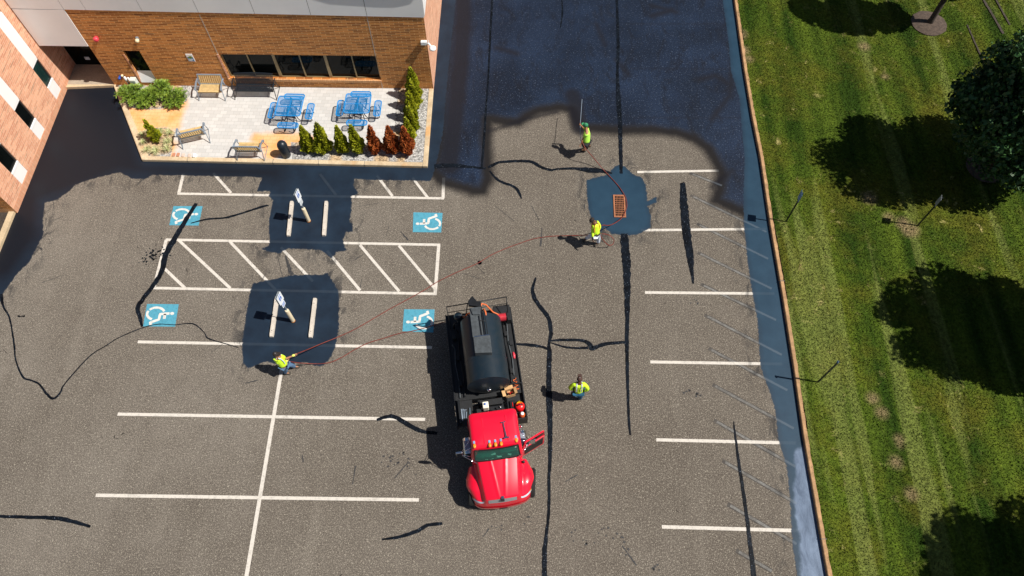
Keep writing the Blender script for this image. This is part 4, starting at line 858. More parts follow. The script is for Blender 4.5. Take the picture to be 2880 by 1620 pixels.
def mesh_plate(x0, x1, y0, y1, z, name, root, pitch=0.045, wdt=0.0125):
    mb = MB(); P = rrect(x0, x1, y0, y1, 0.10); mb.tube([(p[0], p[1], z) for p in P + P[:1]], 0.024, 6)
    n = int((x1 - x0) / pitch); m_ = int((y1 - y0) / pitch)
    for i in range(1, n): x = x0 + (x1 - x0) * i / n; e = 0.03 if 0.1 < x - x0 < (x1 - x0) - 0.1 else 0.07; mb.box(x - wdt / 2, x + wdt / 2, y0 + e * .4, y1 - e * .4, z - 0.003, z + 0.002)
    for i in range(1, m_): y = y0 + (y1 - y0) * i / m_; e = 0.03 if 0.1 < y - y0 < (y1 - y0) - 0.1 else 0.07; mb.box(x0 + e * .4, x1 - e * .4, y - wdt / 2, y + wdt / 2, z + 0.0025, z + 0.006)
    return mb.build(name, M['blue_metal'], root)
def picnic(x, y, rz, label):
    root = empty('picnic_table', (x, y, PZ), rz, label, 'table', 'blue metal picnic tables on the patio'); T = 0.56
    mesh_plate(-T, T, -T, T, 0.76, 'tabletop', root)
    for sx, sy in ((1, 0), (-1, 0), (0, 1), (0, -1)):
        if sx: o = mesh_plate(sx * 0.84 - 0.145, sx * 0.84 + 0.145, -0.45, 0.45, 0.45, 'seat', root)
        else: o = mesh_plate(-0.45, 0.45, sy * 0.84 - 0.145, sy * 0.84 + 0.145, 0.45, 'seat', root)
        mb = MB()
        for q in (-0.22, 0.22):
            if sx: mb.tube([(sx * 0.10, q * 0.4, 0.72), (sx * 0.26, q * 0.9, 0.20), (sx * 0.34, q, 0.08), (sx * 0.74, q, 0.06), (sx * 0.90, q, 0.10), (sx * 0.86, q, 0.42)], 0.021, 6)
            else: mb.tube([(q * 0.4, sy * 0.10, 0.72), (q * 0.9, sy * 0.26, 0.20), (q, sy * 0.34, 0.08), (q, sy * 0.74, 0.06), (q, sy * 0.90, 0.10), (q, sy * 0.86, 0.42)], 0.021, 6)
        mb.build('support_leg', M['black_metal'], root, True)
    mb = MB(); mb.tube([(0, 0, 0.0), (0, 0, 0.74)], 0.045, 8); mb.build('post', M['black_metal'], root); 
    mb = MB(); mb.box(-0.5, 0.5, -0.02, 0.02, 0.72, 0.75); mb.box(-0.02, 0.02, -0.5, 0.5, 0.715, 0.745); mb.build('brace', M['blue_metal'], root)
    return root
picnic(-10.32, 22.30, rad(-1), 'blue mesh picnic table with four attached seats, nearer the black bench'); picnic(-7.31, 22.50, rad(0.5), 'blue mesh picnic table with four attached seats, nearer the evergreen row')
root = empty('litter_bin', (-10.31, 20.15, PZ), 0, 'black domed litter bin beside the first evergreen', 'bin')
mb = MB(); mb.lathe([(0.20, 0), (0.215, 0.03), (0.215, 0.62), (0.205, 0.64)], n=20); mb.build('body', M['black_metal'], root, True, auto=40)
mb = MB(); mb.lathe([(0.222, 0.63), (0.222, 0.67), (0.20, 0.78), (0.14, 0.87), (0.06, 0.91), (0.001, 0.915)], n=20); dm = mb.build('dome_lid', M['black_metal'], root, True, auto=50)
mb = MB(); mb.box(-0.03, 0.10, 0.155, 0.205, 0.72, 0.80); mb.build('flap', simple('pale_sticker', (0.7, 0.4, 0.35)), root)
M['brick_red'] = simple('loose_brick', (0.50, 0.22, 0.13), 0.85, scale=12, bump=0.4)
M['brick_pale'] = simple('pale_brick', (0.62, 0.48, 0.40), 0.85, scale=12, bump=0.4)
for i, (x, y, l) in enumerate(((60, 770, 'loose red brick at the left end of the row by the kerb'), (150, 768, 'second loose red brick from the left in the row by the kerb'), (255, 778, 'pale brick in the middle of the row by the kerb'), (385, 785, 'pinkish brick, second from the right in the row by the kerb'), (495, 795, 'whitish block at the right end of the brick row, casting the darkest shadow'))):
    p = G(480 + x / 7.36, 330 + y / 7.36, PZ + 0.05); mb = MB(); mb.box(-0.055, 0.055, -0.09, 0.09, 0, 0.06 if i < 4 else 0.10); o = mb.build('brick', M['brick_red' if i < 2 else ('brick_pale' if i < 4 else 'white_panel')], bevel=0.006); o.location = (p.x, p.y, PZ + 0.001); tag(o, l, 'brick', 'loose bricks set in a row at the kerb')

# ------------------------------------------------------------------ fittings on the front wall
def at_wall(px, py): return GY(px, py, WY)
p = at_wall(272, 105); root = empty('fire_bell', (p.x, WY, p.z), 0, 'round red fire bell on the brick wall', 'alarm bell')
RM = Matrix.Rotation(rad(90), 4, 'X'); M['red'] = simple('bell_red', (0.75, 0.06, 0.09), 0.35)
mb = MB(); mb.lathe([(0.12, 0.10), (0.12, 0.14), (0.09, 0.19), (0.02, 0.21)], n=16, M=RM); mb.build('gong', M['red'], root, True); mb = MB(); mb.box(-0.06, 0.06, -0.10, -0.001, -0.06, 0.06); mb.build('backbox', M['red'], root)
p = at_wall(388, 108); root = empty('wall_light', (p.x, WY, p.z), 0, 'small round cream light above the narrow window', 'lamp'); M['cream'] = simple('cream_plastic', (0.8, 0.68, 0.42), 0.4)
mb = MB(); mb.ball((0, -0.14, 0), 0.09, sc=(1, 1, 1)); mb.build('globe', M['cream'], root, True); mb = MB(); mb.box(-0.05, 0.05, -0.08, -0.001, -0.05, 0.10); mb.build('bracket', M['galv'], root)
a0 = at_wall(520.6, 151); a1 = at_wall(547, 172); root = empty('wall_plaque', (a0.x, WY, a0.z), 0, 'small blue and white plaque on the brick wall', 'sign')
w_, h_ = 0.30, 0.44; M['plaque'] = simple('plaque_blue', (0.10, 0.25, 0.45), 0.4)
mb = MB(); mb.box(0, w_, -0.025, -0.002, -h_, 0); mb.build('board', M['white_panel'], root, bevel=0.01)
mb = MB(); mb.box(0.02, w_ - 0.02, -0.030, -0.026, -h_ + 0.02, -0.17); mb.build('blue_field', M['plaque'], root); mb = MB()
mb.add([(0.03, -0.033, -0.22), (0.12, -0.033, -0.13), (0.22, -0.033, -0.12), (0.27, -0.033, -0.2), (0.15, -0.033, -0.25)], [(0, 1, 2, 3, 4)]); mb.build('green_leaf_mark', M['juniper'], root); mb = MB()
for k in range(3): mb.box(0.04, 0.26 - 0.04 * k, -0.034, -0.031, -0.30 - 0.045 * k, -0.285 - 0.045 * k)
mb.build('text_lines', M['white_panel'], root)
# white lamp fixture at the building corner
root = empty('corner_lamp', (EX - 0.10, WY, 2.98), 0, 'white corner flood lamp casting a long shadow on the bricks', 'lamp'); M['white_metal'] = simple('white_metal', (0.85, 0.87, 0.88), 0.35)
mb = MB(); mb.box(-0.16, 0.10, -0.14, -0.002, -0.09, 0.09); mb.build('housing', M['white_metal'], root, bevel=0.015); mb = MB(); mb.tube([(0.08, -0.08, 0), (0.20, -0.16, 0.02), (0.30, -0.28, -0.02)], 0.04, 8); mb.build('arm', M['white_metal'], root, True)
mb = MB(); mb.ball((0.36, -0.34, -0.05), 0.155, sc=(1, 1, 0.62)); mb.build('lamp_head', M['white_metal'], root, True)
mb = MB(); mb.tube([(0.2, -0.12, 0.0), (0.17, -0.12, 0.2)], 0.015, 6); mb.build('antenna', M['white_metal'], root)
# utility fittings in the left gravel corner
p = G(393, 246, PZ); root = empty('utility_box', (p.x - 0.08, WY - 0.16, PZ), 0, 'pale grey utility pedestal beside the narrow window', 'utility box')
mb = MB(); mb.box(-0.13, 0.13, -0.11, 0.12, 0, 0.58); mb.build('cabinet', simple('pale_cabinet', (0.62, 0.66, 0.60), 0.5), root, bevel=0.015); mb = MB(); mb.box(-0.10, 0.10, -0.118, -0.111, 0.08, 0.50); mb.build('door', simple('cabinet_door', (0.35, 0.42, 0.40), 0.5), root)
for k, (dx, hh, r, l) in enumerate(((-0.34, 0.62, 0.055, 'tall white capped standpipe left of the grey pedestal'), (-0.20, 0.58, 0.042, 'short white capped standpipe touching the grey pedestal'))):
    root = empty('standpipe', (p.x - 0.08 + dx, WY - 0.12, PZ), 0, l, 'pipe', 'white standpipes by the wall'); mb = MB(); mb.tube([(0, 0, 0), (0, 0, hh)], r * 0.6, 8); mb.build('pipe', M['galv'], root, True); mb = MB(); mb.lathe([(r, hh - 0.22), (r * 1.1, hh - 0.1), (r, hh), (r * 0.5, hh + 0.04)], n=12); mb.build('cap', M['white_metal'], root, True)
p = at_wall(338, 214); root = empty('hydrant_outlet', (p.x, WY, p.z), 0, 'blue capped wall outlet with brass ring near the slanted kerb', 'outlet')
mb = MB(); mb.lathe([(0.055, 0.0), (0.055, 0.16), (0.045, 0.20)], n=12, M=RM); mb.build('cap', simple('outlet_blue', (0.02, 0.07, 0.35), 0.4), root, True); mb = MB(); mb.lathe([(0.05, 0.001), (0.05, 0.10)], (0.12, 0, 0.06), 12, Matrix.Translation((0.14, 0, 0.08)) @ RM); mb.build('brass_ring', M['cream'], root, True)

# ------------------------------------------------------------------ wheel stops, accessible signs, sign posts, drain
M['stop'] = simple('worn_concrete', (0.60, 0.535, 0.46), 0.85, var=0.12, scale=4, bump=0.5, fine=18)
def wstop(t, b, label):
    A, B = G(*t, 0.1), G(*b, 0.1); A.z = B.z = 0; c = (A + B) / 2; d = B - A; L = d.length; root = empty('wheel_stop', (c.x, c.y, 0.0), math.atan2(d.y, d.x), label, 'wheel stop', 'concrete wheel stops on the sealed patches')
    rows = []
    for i in range(15):
        x = -L / 2 + L * i / 14; e = 0.012 if i in (0, 14) else 0; w_ = 0.085 - e + random.uniform(-0.004, 0.004); h = 0.115 - e
        rows.append([(x, -w_, 0.001), (x, -w_ + 0.006, 0.06), (x, -w_ * 0.72, h), (x, w_ * 0.72, h + random.uniform(-0.003, 0.003)), (x, w_ - 0.006, 0.06), (x, w_, 0.001)])
    mb = MB(); mb.grid(rows); mb.add(rows[0], [(0, 1, 2, 3, 4, 5)]); mb.add(rows[-1], [(5, 4, 3, 2, 1, 0)]); mb.build('block', M['stop'], root)
    for s in (-1, 1): mb = MB(); mb.lathe([(0.014, 0.112), (0.014, 0.124)], (s * L * 0.36, 0, 0), 8); mb.build('anchor_bolt', M['black_metal'], root)
wstop((820, 565), (810, 662), 'concrete wheel stop crossed by a sign shadow in the upper patch'); wstop((917, 565), (910, 661), 'concrete wheel stop right of the sign in the upper patch')
wstop((778, 834), (762, 946), 'concrete wheel stop partly behind the sign plate in the lower patch'); wstop((885, 838), (872, 948), 'concrete wheel stop standing clear at the right of the lower patch')
M['bollard'] = simple('cream_bollard', (0.70, 0.60, 0.42), 0.6, var=0.1, scale=5); M['rustbase'] = simple('rusty_base', (0.45, 0.18, 0.05), 0.8)
M['sign_white'] = simple('sign_white', (0.80, 0.84, 0.88), 0.35, var=0.03); M['sign_blue'] = simple('sign_blue', (0.02, 0.13, 0.50), 0.35, var=0.05); M['sign_back'] = simple('sign_back_metal', (0.36, 0.40, 0.42), 0.5, 0.3)
def plate(root, name, z0, z1, wd, mat, x=0.02, back=True):
    mb = MB(); y0 = -wd / 2; P = rrect(y0, -y0, z0, z1, 0.025, 3); n = len(P); mb.add([(x, q[0], q[1]) for q in P] + [(x + 0.006, q[0], q[1]) for q in P], [tuple(range(n))[::-1], tuple(range(n, 2 * n))] + [(i, (i + 1) % n, (i + 1) % n + n, i + n) for i in range(n)]); return mb.build(name, mat, root)
def acc_sign(px, py, top, label, blue_lower):
    p = G(px, py); root = empty('accessible_parking_sign', (p.x, p.y, 0), rad(-12), label, 'sign', 'accessible parking signs on cream bollards')
    mb = MB(); mb.lathe([(0.08, 0.0), (0.08, 0.92), (0.07, 0.95), (0.03, 0.96)], n=14); mb.build('bollard', M['bollard'], root, True, auto=50); mb = MB(); mb.lathe([(0.086, 0.002), (0.084, 0.07)], n=14); mb.build('rusty_foot', M['rustbase'], root, True)
    mb = MB(); mb.bar((0, 0, 0.95), (0, 0, top), 0.03, 0.05); mb.build('post', M['galv'], root)
    pl = plate(root, 'sign_plate', top - 0.55, top, 0.33, M['sign_white'], 0.027)
    for z0, z1, w_ in ((top - 0.36, top - 0.18, 0.15),): plate(pl, 'blue_emblem', z0, z1, w_, M['sign_blue'], 0.036)
    mb = MB(); X = 0.045
    def seg(a, b): mb.bar((X, a[0], a[1]), (X, b[0], b[1]), 0.014, 0.003, (1, 0, 0))
    zc_ = top - 0.27; seg((0.0, zc_ + 0.05), (0.0, zc_)); seg((0, zc_), (0.03, zc_)); seg((0.03, zc_), (0.045, zc_ - 0.05))
    arc_ = [(-0.005 + 0.035 * math.cos(rad(t)), zc_ - 0.025 + 0.035 * math.sin(rad(t))) for t in range(110, 340, 30)]
    for q, r_ in zip(arc_[:-1], arc_[1:]): seg(q, r_)
    mb.build('wheelchair_mark', M['sign_white'], pl)
    mb = MB()
    for k in range(3): mb.box(0.0335, 0.035, -0.11 + 0.02 * k, 0.11 - 0.02 * k, top - 0.12 + 0.028 * k, top - 0.108 + 0.028 * k)
    mb.build('text_lines', M['sign_blue'], pl)
    l2 = plate(root, 'lower_plate', top - 0.86, top - 0.57, 0.22, M['sign_white'] if not blue_lower else M['sign_white'], 0.027)
    mb = MB()
    for k in range(3): mb.box(0.034, 0.036, -0.085, 0.085, top - 0.80 + 0.075 * k, top - 0.765 + 0.075 * k)
    mb.build('text_lines', M['sign_blue'] if blue_lower else M['sign_back'], l2)
    bk = plate(root, 'rear_plate', top - 0.50, top, 0.33, M['sign_back'], -0.035)
acc_sign(869, 622, 2.12, 'accessible parking sign on a cream bollard in the upper patch, pale lower plate', False); acc_sign(825, 903, 2.20, 'accessible parking sign on a cream bollard in the lower patch, blue lettered lower plate', True)
def post(px, py, h, wd, ph, label, mat, x, rz):
    p = G(px, py, LZ); root = empty('sign_post', (p.x, p.y, LZ - 0.02), rz, label, 'sign', 'sign posts in the lawn'); mb = MB(); mb.bar((0, 0, 0), (0, 0, h), 0.05, 0.05); mb.build('post', M['black_metal'], root)
    if wd: plate(root, 'sign_plate', h - ph, h + 0.01, wd, M[mat], x)
post(2211, 622, 2.02, 0.33, 0.48, 'slim post with a narrow bluish plate, nearest the kerb and drain', 'plaque', -0.035, rad(-10)); post(2581, 634, 2.0, 0.30, 0.48, 'sign post with grey plate backs, out on the lawn by the tree shadow', 'sign_back', -0.036, rad(-22)); post(2301, 1074, 2.0, 0.10, 0.10, 'thin bare post near the kerb in the lower lawn', 'plaque', -0.035, rad(10))
# drain grate
P = [G(*q) for q in ((1722.6, 549), (1753, 549), (1765, 612), (1728.5, 612))]; c = sum(P, Vector()) / 4; W_ = ((P[1] - P[0]).length + (P[2] - P[3]).length) / 2; H_ = ((P[0] - P[3]).length + (P[1] - P[2]).length) / 2
root = empty('drain_grate', (c.x, c.y, 0), rad(-0.5), 'rusty orange drain grate in the blue sealed patch', 'drain'); M['rust'] = simple('rusty_iron', (0.34, 0.13, 0.06), 0.8, var=0.25, scale=8, bump=0.4)
mb = MB(); mb.box(-W_ / 2 + 0.02, W_ / 2 - 0.02, -H_ / 2 + 0.02, H_ / 2 - 0.02, 0.003, 0.008); mb.build('pit', simple('pit_black', (0.003, 0.003, 0.003), 1.0), root)  # black plate stands in for the unlit hole under the bars
mb = MB()
for a_ in ((-W_ / 2, W_ / 2, -H_ / 2, -H_ / 2 + 0.07), (-W_ / 2, W_ / 2, H_ / 2 - 0.07, H_ / 2), (-W_ / 2, -W_ / 2 + 0.065, -H_ / 2 + 0.07, H_ / 2 - 0.07), (W_ / 2 - 0.065, W_ / 2, -H_ / 2 + 0.07, H_ / 2 - 0.07)): mb.box(*a_, 0.002, 0.035)
mb.build('frame', M['rust'], root); mb = MB()
for k in range(1, 6): x = -W_ / 2 + 0.065 + (W_ - 0.13) * k / 6; mb.box(x - 0.007, x + 0.007, -H_ / 2 + 0.07, H_ / 2 - 0.07, 0.010, 0.032)
for k in range(1, 9): y = -H_ / 2 + 0.07 + (H_ - 0.14) * k / 9; mb.box(-W_ / 2 + 0.065, W_ / 2 - 0.065, y - 0.009, y + 0.009, 0.012, 0.030)
mb.build('bars', M['rust'], root)
# ------------------------------------------------------------------ sealcoating truck
TO, TR = Vector((-0.9, 8.2, 0)), rad(9.0)
TM = Matrix.Translation(TO) @ Matrix.Rotation(TR, 4, 'Z')
def paint(name, c, rough, coat=0.0, metal=0.0, dirt=0.0):
    t = NT(name); col = c
    if dirt: col = t.mix(t.maprange(t.noise(5, 5, 0.7), 0.45, 0.7, 0, dirt), c, tuple(x * 0.5 + 0.02 for x in c))
    t.b.inputs['Coat Weight'].default_value = coat; t.b.inputs['Coat Roughness'].default_value = 0.06
    return t.out(col, rough, metal, 0.5)
M['truck_red'] = paint('truck_red_paint', (0.80, 0.003, 0.030), 0.35, 0.8); M['tank'] = paint('tank_black', (0.009, 0.019, 0.029), 0.33, 0.0, 0.0, 0.6)
M['deck'] = simple('tarry_deck', (0.007, 0.008, 0.010), 0.6, var=0.5, scale=6, bump=0.5, fine=25); M['tar'] = simple('tar_black', (0.006, 0.007, 0.009), 0.45, var=0.4)
M['chrome'] = simple('chrome', (0.75, 0.78, 0.82), 0.15, 1.0, 0.05); M['tyre'] = simple('tyre_rubber', (0.012, 0.012, 0.012), 0.85); M['plank'] = simple('worn_grey_steel', (0.060, 0.070, 0.078), 0.55, var=0.35, scale=7, fine=20)
M['amber'] = simple('amber_lens', (0.85, 0.28, 0.02), 0.25); M['lampcap'] = simple('lamp_cap_blue_grey', (0.22, 0.35, 0.55), 0.3); M['grille'] = simple('grille_grey', (0.42, 0.43, 0.45), 0.5, 0.4, 0.2, 40)
M['orange_hose'] = simple('orange_hose', (0.62, 0.13, 0.03), 0.5); M['hose'] = simple('red_brown_hose', (0.17, 0.026, 0.016), 0.6, var=0.3, scale=8); M['lens'] = simple('headlight_lens', (0.62, 0.72, 0.82), 0.12)
tk = empty('truck', TO, TR, 'red cab tank truck with a black cylindrical tank and its driver door open', 'truck')
def part(name, mb, m, parent=tk, **k): return mb.build(name, m, parent, **k)
mb = MB()
for s in (-1, 1): mb.box(s * 0.38 - 0.04, s * 0.38 + 0.04, -2.9, 3.9, 0.60, 0.84)
for y in (-2.6, -1.0, 0.3, 1.4, 2.6, 3.8): mb.box(-0.34, 0.34, y - 0.05, y + 0.05, 0.64, 0.80)
part('chassis', mb, M['tar'])
mb = MB(); mb.box(-1.19, 1.19, 0.62, 4.02, 1.00, 1.10); mb.box(-1.19, -0.62, -0.30, 0.62, 1.0, 1.08); mb.box(0.60, 1.19, -0.30, 0.62, 0.92, 1.0); part('deck', mb, M['deck'], bevel=0.01)
mb = MB(); mb.box(1.19, 1.235, -0.36, 4.02, 0.62, 1.17); part('side_skirt', mb, M['tar'], bevel=0.008); mb = MB(); mb.box(-1.235, -1.19, -0.30, 4.02, 0.80, 1.15); part('side_skirt', mb, M['tar'], bevel=0.008)
mb = MB(); mb.box(0.60, 0.64, -0.30, 0.95, 1.0, 1.20); mb.box(0.60, 1.19, 0.93, 0.97, 1.10, 1.22); mb.box(0.60, 1.19, -0.36, -0.31, 0.62, 1.16); part('tool_tray', mb, M['tar'])
for s in (-1, 1):
    for y, nm in ((-2.42, 'front'), (2.05, 'rear'), (3.1, 'rear')):
        w_ = 0.28 if nm == 'front' else 0.52; cx = (1.05 if s > 0 else -0.94) if nm == 'front' else s * (1.07 if nm == 'front' else 0.90); rot = Matrix.Rotation(rad(-10 if nm == 'front' else 0), 4, 'Z') @ Matrix.Rotation(rad(90), 4, 'Y')
        Mx = Matrix.Translation((cx, y, 0.50)) @ rot
        mb = MB(); mb.lathe([(0.30, -w_ / 2), (0.44, -w_ / 2), (0.49, -w_ / 2 + 0.04), (0.50, 0), (0.49, w_ / 2 - 0.04), (0.44, w_ / 2), (0.30, w_ / 2)], n=28, M=Mx); wh = part('wheel', mb, M['tyre'], smooth=True, auto=35)
        mb = MB(); mb.lathe([(0.0, w_ / 2 + 0.012 - 0.10), (0.16, w_ / 2 - 0.08), (0.20, w_ / 2 - 0.02), (0.29, w_ / 2 + 0.004), (0.295, w_ / 2 - 0.03)] if s > 0 else [(0.0, -w_ / 2 - 0.012 + 0.10), (0.16, -w_ / 2 + 0.08), (0.20, -w_ / 2 + 0.02), (0.29, -w_ / 2 - 0.004), (0.295, -w_ / 2 + 0.03)], n=20, M=Mx); mb.build('rim', M['chrome'], wh, True)
# tank
TX, TZ, TRr = 0.03, 1.83, 0.74; RY_ = Matrix.Translation((TX, 0, TZ)) @ Matrix.Rotation(rad(-90), 4, 'X')
y0, y1 = 0.78, 3.22
prof = [(0.02, y0 - 0.13), (0.30, y0 - 0.115), (0.52, y0 - 0.075), (0.66, y0 - 0.02), (TRr - 0.012, y0 + 0.0), (TRr + 0.012, y0 + 0.001), (TRr + 0.012, y0 + 0.05), (TRr, y0 + 0.055)]
prof += [(TRr, y) for y in np.linspace(y0 + 0.1, 1.62, 6)] + [(TRr + 0.010, 1.63), (TRr + 0.010, 1.68), (TRr, 1.69)] + [(TRr, y) for y in np.linspace(1.75, y1, 8)] + [(0.66, y1 + 0.05), (0.45, y1 + 0.11), (0.02, y1 + 0.14)]
mb = MB(); mb.lathe([(r, y) for r, y in prof], n=48, M=RY_); tank = part('tank', mb, M['tank'], smooth=True, auto=28)
for y in (1.0, 2.0, 2.9): mb = MB(); mb.box(-0.52, 0.60, y - 0.05, y + 0.05, 1.10, 1.42); mb.build('saddle', M['tar'], tank)
mb = MB(); mb.lathe([(0.07, 0), (0.07, 0.05), (0.03, 0.08)], n=12, M=Matrix.Translation((TX - 0.02, y0 - 0.12, TZ - 0.08)) @ Matrix.Rotation(rad(90), 4, 'X')); mb.box(-0.06, 0.10, y0 - 0.17, y0 - 0.13, TZ - 0.03, TZ + 0.0); mb.build('gauge', M['chrome'], tank, True)
for x, y in ((0.50, 3.02), (0.50, 0.92)): mb = MB(); mb.tube([(x - 0.1, y - 0.02, 2.38), (x - 0.09, y, 2.43), (x + 0.09, y, 2.31), (x + 0.1, y - 0.02, 2.26)], 0.014, 6); mb.build('lifting_lug', M['tar'], tank)
def smooth_line(P, n=5):
    P = [Vector(p) for p in P]; o = []
    for i in range(len(P) - 1):
        for k in range(n): o.append(P[i].lerp(P[i + 1], k / n))
    o.append(P[-1]); return o
def LP(px, py, z):
    p = TM.inverted() @ G(px, py, z); return p
mb = MB()
q = [LP(1331, 948, 2.80), LP(1378, 942, 2.80), LP(1384, 991, 2.80), LP(1336, 992.5, 2.80)]
mb.prism([(p.x, p.y) for p in q], 2.48, 2.80); hatch = part('hatch_box', mb, M['plank'], bevel=0.012)
mb = MB(); mb.bar((q[0].x + 0.03, q[0].y, 2.82), (q[1].x - 0.03, q[1].y, 2.82), 0.03, 0.02); mb.build('hinge', M['chrome'], hatch)
pA, pB, pC, pD = LP(1320, 866, 2.74), LP(1352, 862, 2.74), LP(1363, 946, 2.70), LP(1330, 949, 2.70)
mb = MB(); mb.add([(pA.x, pA.y, 2.74), (pB.x, pB.y, 2.74), (pC.x, pC.y, 2.70), (pD.x, pD.y, 2.70), (pA.x, pA.y, 2.56), (pB.x, pB.y, 2.56), (pC.x, pC.y, 2.52), (pD.x, pD.y, 2.52)], [(0, 1, 2, 3), (7, 6, 5, 4), (0, 4, 5, 1), (1, 5, 6, 2), (2, 6, 7, 3), (3, 7, 4, 0)]); wk = part('walkway', mb, M['plank'])
mb = MB(); pe = LP(1372, 941, 2.70)
mb.bar((pB.x + 0.01, pB.y, 2.77), (pC.x + 0.02, pC.y, 2.74), 0.03, 0.03); mb.bar((pB.x - 0.10, pB.y - 0.35, 2.765), (pC.x - 0.09, pC.y, 2.73), 0.03, 0.02); mb.bar((pB.x + 0.10, pB.y - 0.1, 2.66), (pe.x, pe.y, 2.68), 0.025, 0.03); mb.bar((pB.x - 0.08, pB.y - 0.55, 2.77), (pB.x + 0.12, pB.y - 0.58, 2.70), 0.02, 0.02); mb.build('handrail', M['tar'], wk)
S1 = [LP(*p, 2.66) for p in ((1317, 858), (1316, 846), (1328, 831), (1341, 846), (1353, 849), (1353, 862))]
mb = MB(); mb.prism([(p.x, p.y) for p in S1], 2.52, 2.66); part('rear_spout', mb, M['tar'], bevel=0.02)
mb = MB(); T4 = [LP(*p, 2.75) for p in ((1322, 868), (1353, 864), (1350, 885), (1330, 886))]; mb.prism([(p.x, p.y) for p in T4], 2.745, 2.79); part('chute_plate', mb, M['plank'], bevel=0.006)
# rear rack
rk = MB(); xa, xb, yr = -1.12, 1.08, 3.92
rk.tube([(xa, yr - 0.02, 1.1), (xa, yr - 0.08, 2.15), (xb, yr + 0.02, 2.15), (xb, yr + 0.04, 1.1)], 0.022, 6); rk.tube([(xa, yr - 0.05, 1.62), (xb, yr + 0.02, 1.62)], 0.016, 6)
rk.tube([(xa, yr - 0.08, 2.15), (xa + 0.05, 3.4, 1.1)], 0.016, 6); rk.tube([(xb, yr + 0.02, 2.15), (xb - 0.02, 3.5, 1.75)], 0.016, 6); rk.tube([(-0.35, yr - 0.06, 2.15), (-0.52, 3.5, 1.5)], 0.018, 6)
part('rear_rack', rk, M['tar'], smooth=True)
mb = MB(); mb.box(0.55, 1.18, 3.35, 3.98, 1.10, 1.45); part('rear_box', mb, M['deck'], bevel=0.012)
RX = Matrix.Translation((0.82, 3.36, 1.72)) @ Matrix.Rotation(rad(90), 4, 'Y')
mb = MB(); mb.lathe([(0.19, -0.20), (0.19, -0.185), (0.11, -0.18), (0.11, 0.18), (0.19, 0.185), (0.19, 0.20)], n=20, M=RX); reel = part('hose_reel', mb, M['tar'])
mb = MB()
for k in range(9): mb.lathe([(0.12, -0.17 + k * 0.038), (0.16, -0.155 + k * 0.038), (0.12, -0.14 + k * 0.038)], n=18, M=RX)
mb.build('wound_hose', M['red'], reel, True)
mb = MB(); mb.box(0.61, 0.64, 3.28, 3.44, 1.3, 1.74); mb.build('reel_stand', M['tar'], reel); mb = MB(); mb.box(1.01, 1.04, 3.28, 3.44, 1.3, 1.74); mb.build('reel_stand', M['tar'], reel)
mb = MB(); mb.lathe([(0.05, 1.1), (0.05, 1.5), (0.14, 1.55), (0.17, 1.68), (0.13, 1.80), (0.04, 1.84)], (-0.74, 3.62, 0), 16); pump = part('pump', mb, M['tank'], smooth=True, auto=40); mb = MB(); mb.ball((-0.64, 3.60, 1.80), 0.035, 8, 6); mb.build('valve', M['chrome'], pump, True)
for k, (x, y) in enumerate(((-0.95, 3.45), (-0.62, 3.3), (-0.50, 3.55))): mb = MB(); mb.tube([(x, y, 1.1), (x, y, 1.40 + 0.05 * k), (x + 0.12, y + 0.05, 1.45 + 0.05 * k)], 0.035, 8); part('pipe_fitting', mb, M['chrome' if k == 1 else 'tar'], smooth=True)
for P_ in ([(0.07, 3.55, 2.25), (0.15, 3.72, 2.30), (0.30, 3.70, 2.20), (0.52, 3.50, 1.95), (0.72, 3.42, 1.84)], [(0.10, 3.42, 2.30), (0.20, 3.36, 2.55), (0.24, 3.22, 2.56), (0.24, 3.10, 2.50)], [(-0.68, 3.62, 1.70), (-0.50, 3.55, 1.72), (-0.42, 3.60, 1.85), (-0.30, 3.55, 2.0), (-0.15, 3.52, 2.1)]):
    mb = MB(); pp = [Vector(p) for p in P_]; fine = []
    for i in range(len(pp) - 1):
        for k in range(4): fine.append(pp[i].lerp(pp[i + 1], k / 4))
    fine.append(pp[-1]); mb.tube(fine, 0.028, 8); part('feed_hose', mb, M['orange_hose'], smooth=True)
mb = MB(); mb.box(-0.04, 0.10, 3.45, 3.62, 1.1, 2.2); part('rear_column', mb, M['tar'])
# pipes and lines along the tank
for k, (x, z, y0_, y1_) in enumerate(((0.86, 1.16, 0.98, 3.3), (0.98, 1.13, 1.3, 3.3), (-0.84, 1.18, 0.7, 3.2), (-1.02, 1.14, 0.7, 2.6))):
    mb = MB(); P = smooth_line([(x, y0_, z), (x + 0.03, (y0_ * 2 + y1_) / 3, z + 0.01), (x - 0.03, (y0_ + 2 * y1_) / 3, z), (x + 0.02, y1_, z + 0.02), (x - 0.06, y1_ + 0.08, z + 0.22)]); mb.tube(P, 0.020 + 0.006 * (k % 2), 7); part('side_pipe', mb, M['plank' if k % 2 else 'tar'], smooth=True)
for x, y, h in ((0.92, 1.45, 0.14), (1.04, 2.55, 0.10), (0.90, 2.9, 0.2), (-0.95, 1.2, 0.2), (-0.93, 2.2, 0.15), (-0.98, 3.0, 0.25)):
    mb = MB(); mb.box(x - 0.06, x + 0.06, y - 0.09, y + 0.09, 1.10, 1.10 + h); part('valve_box', mb, M['deck'], bevel=0.012)
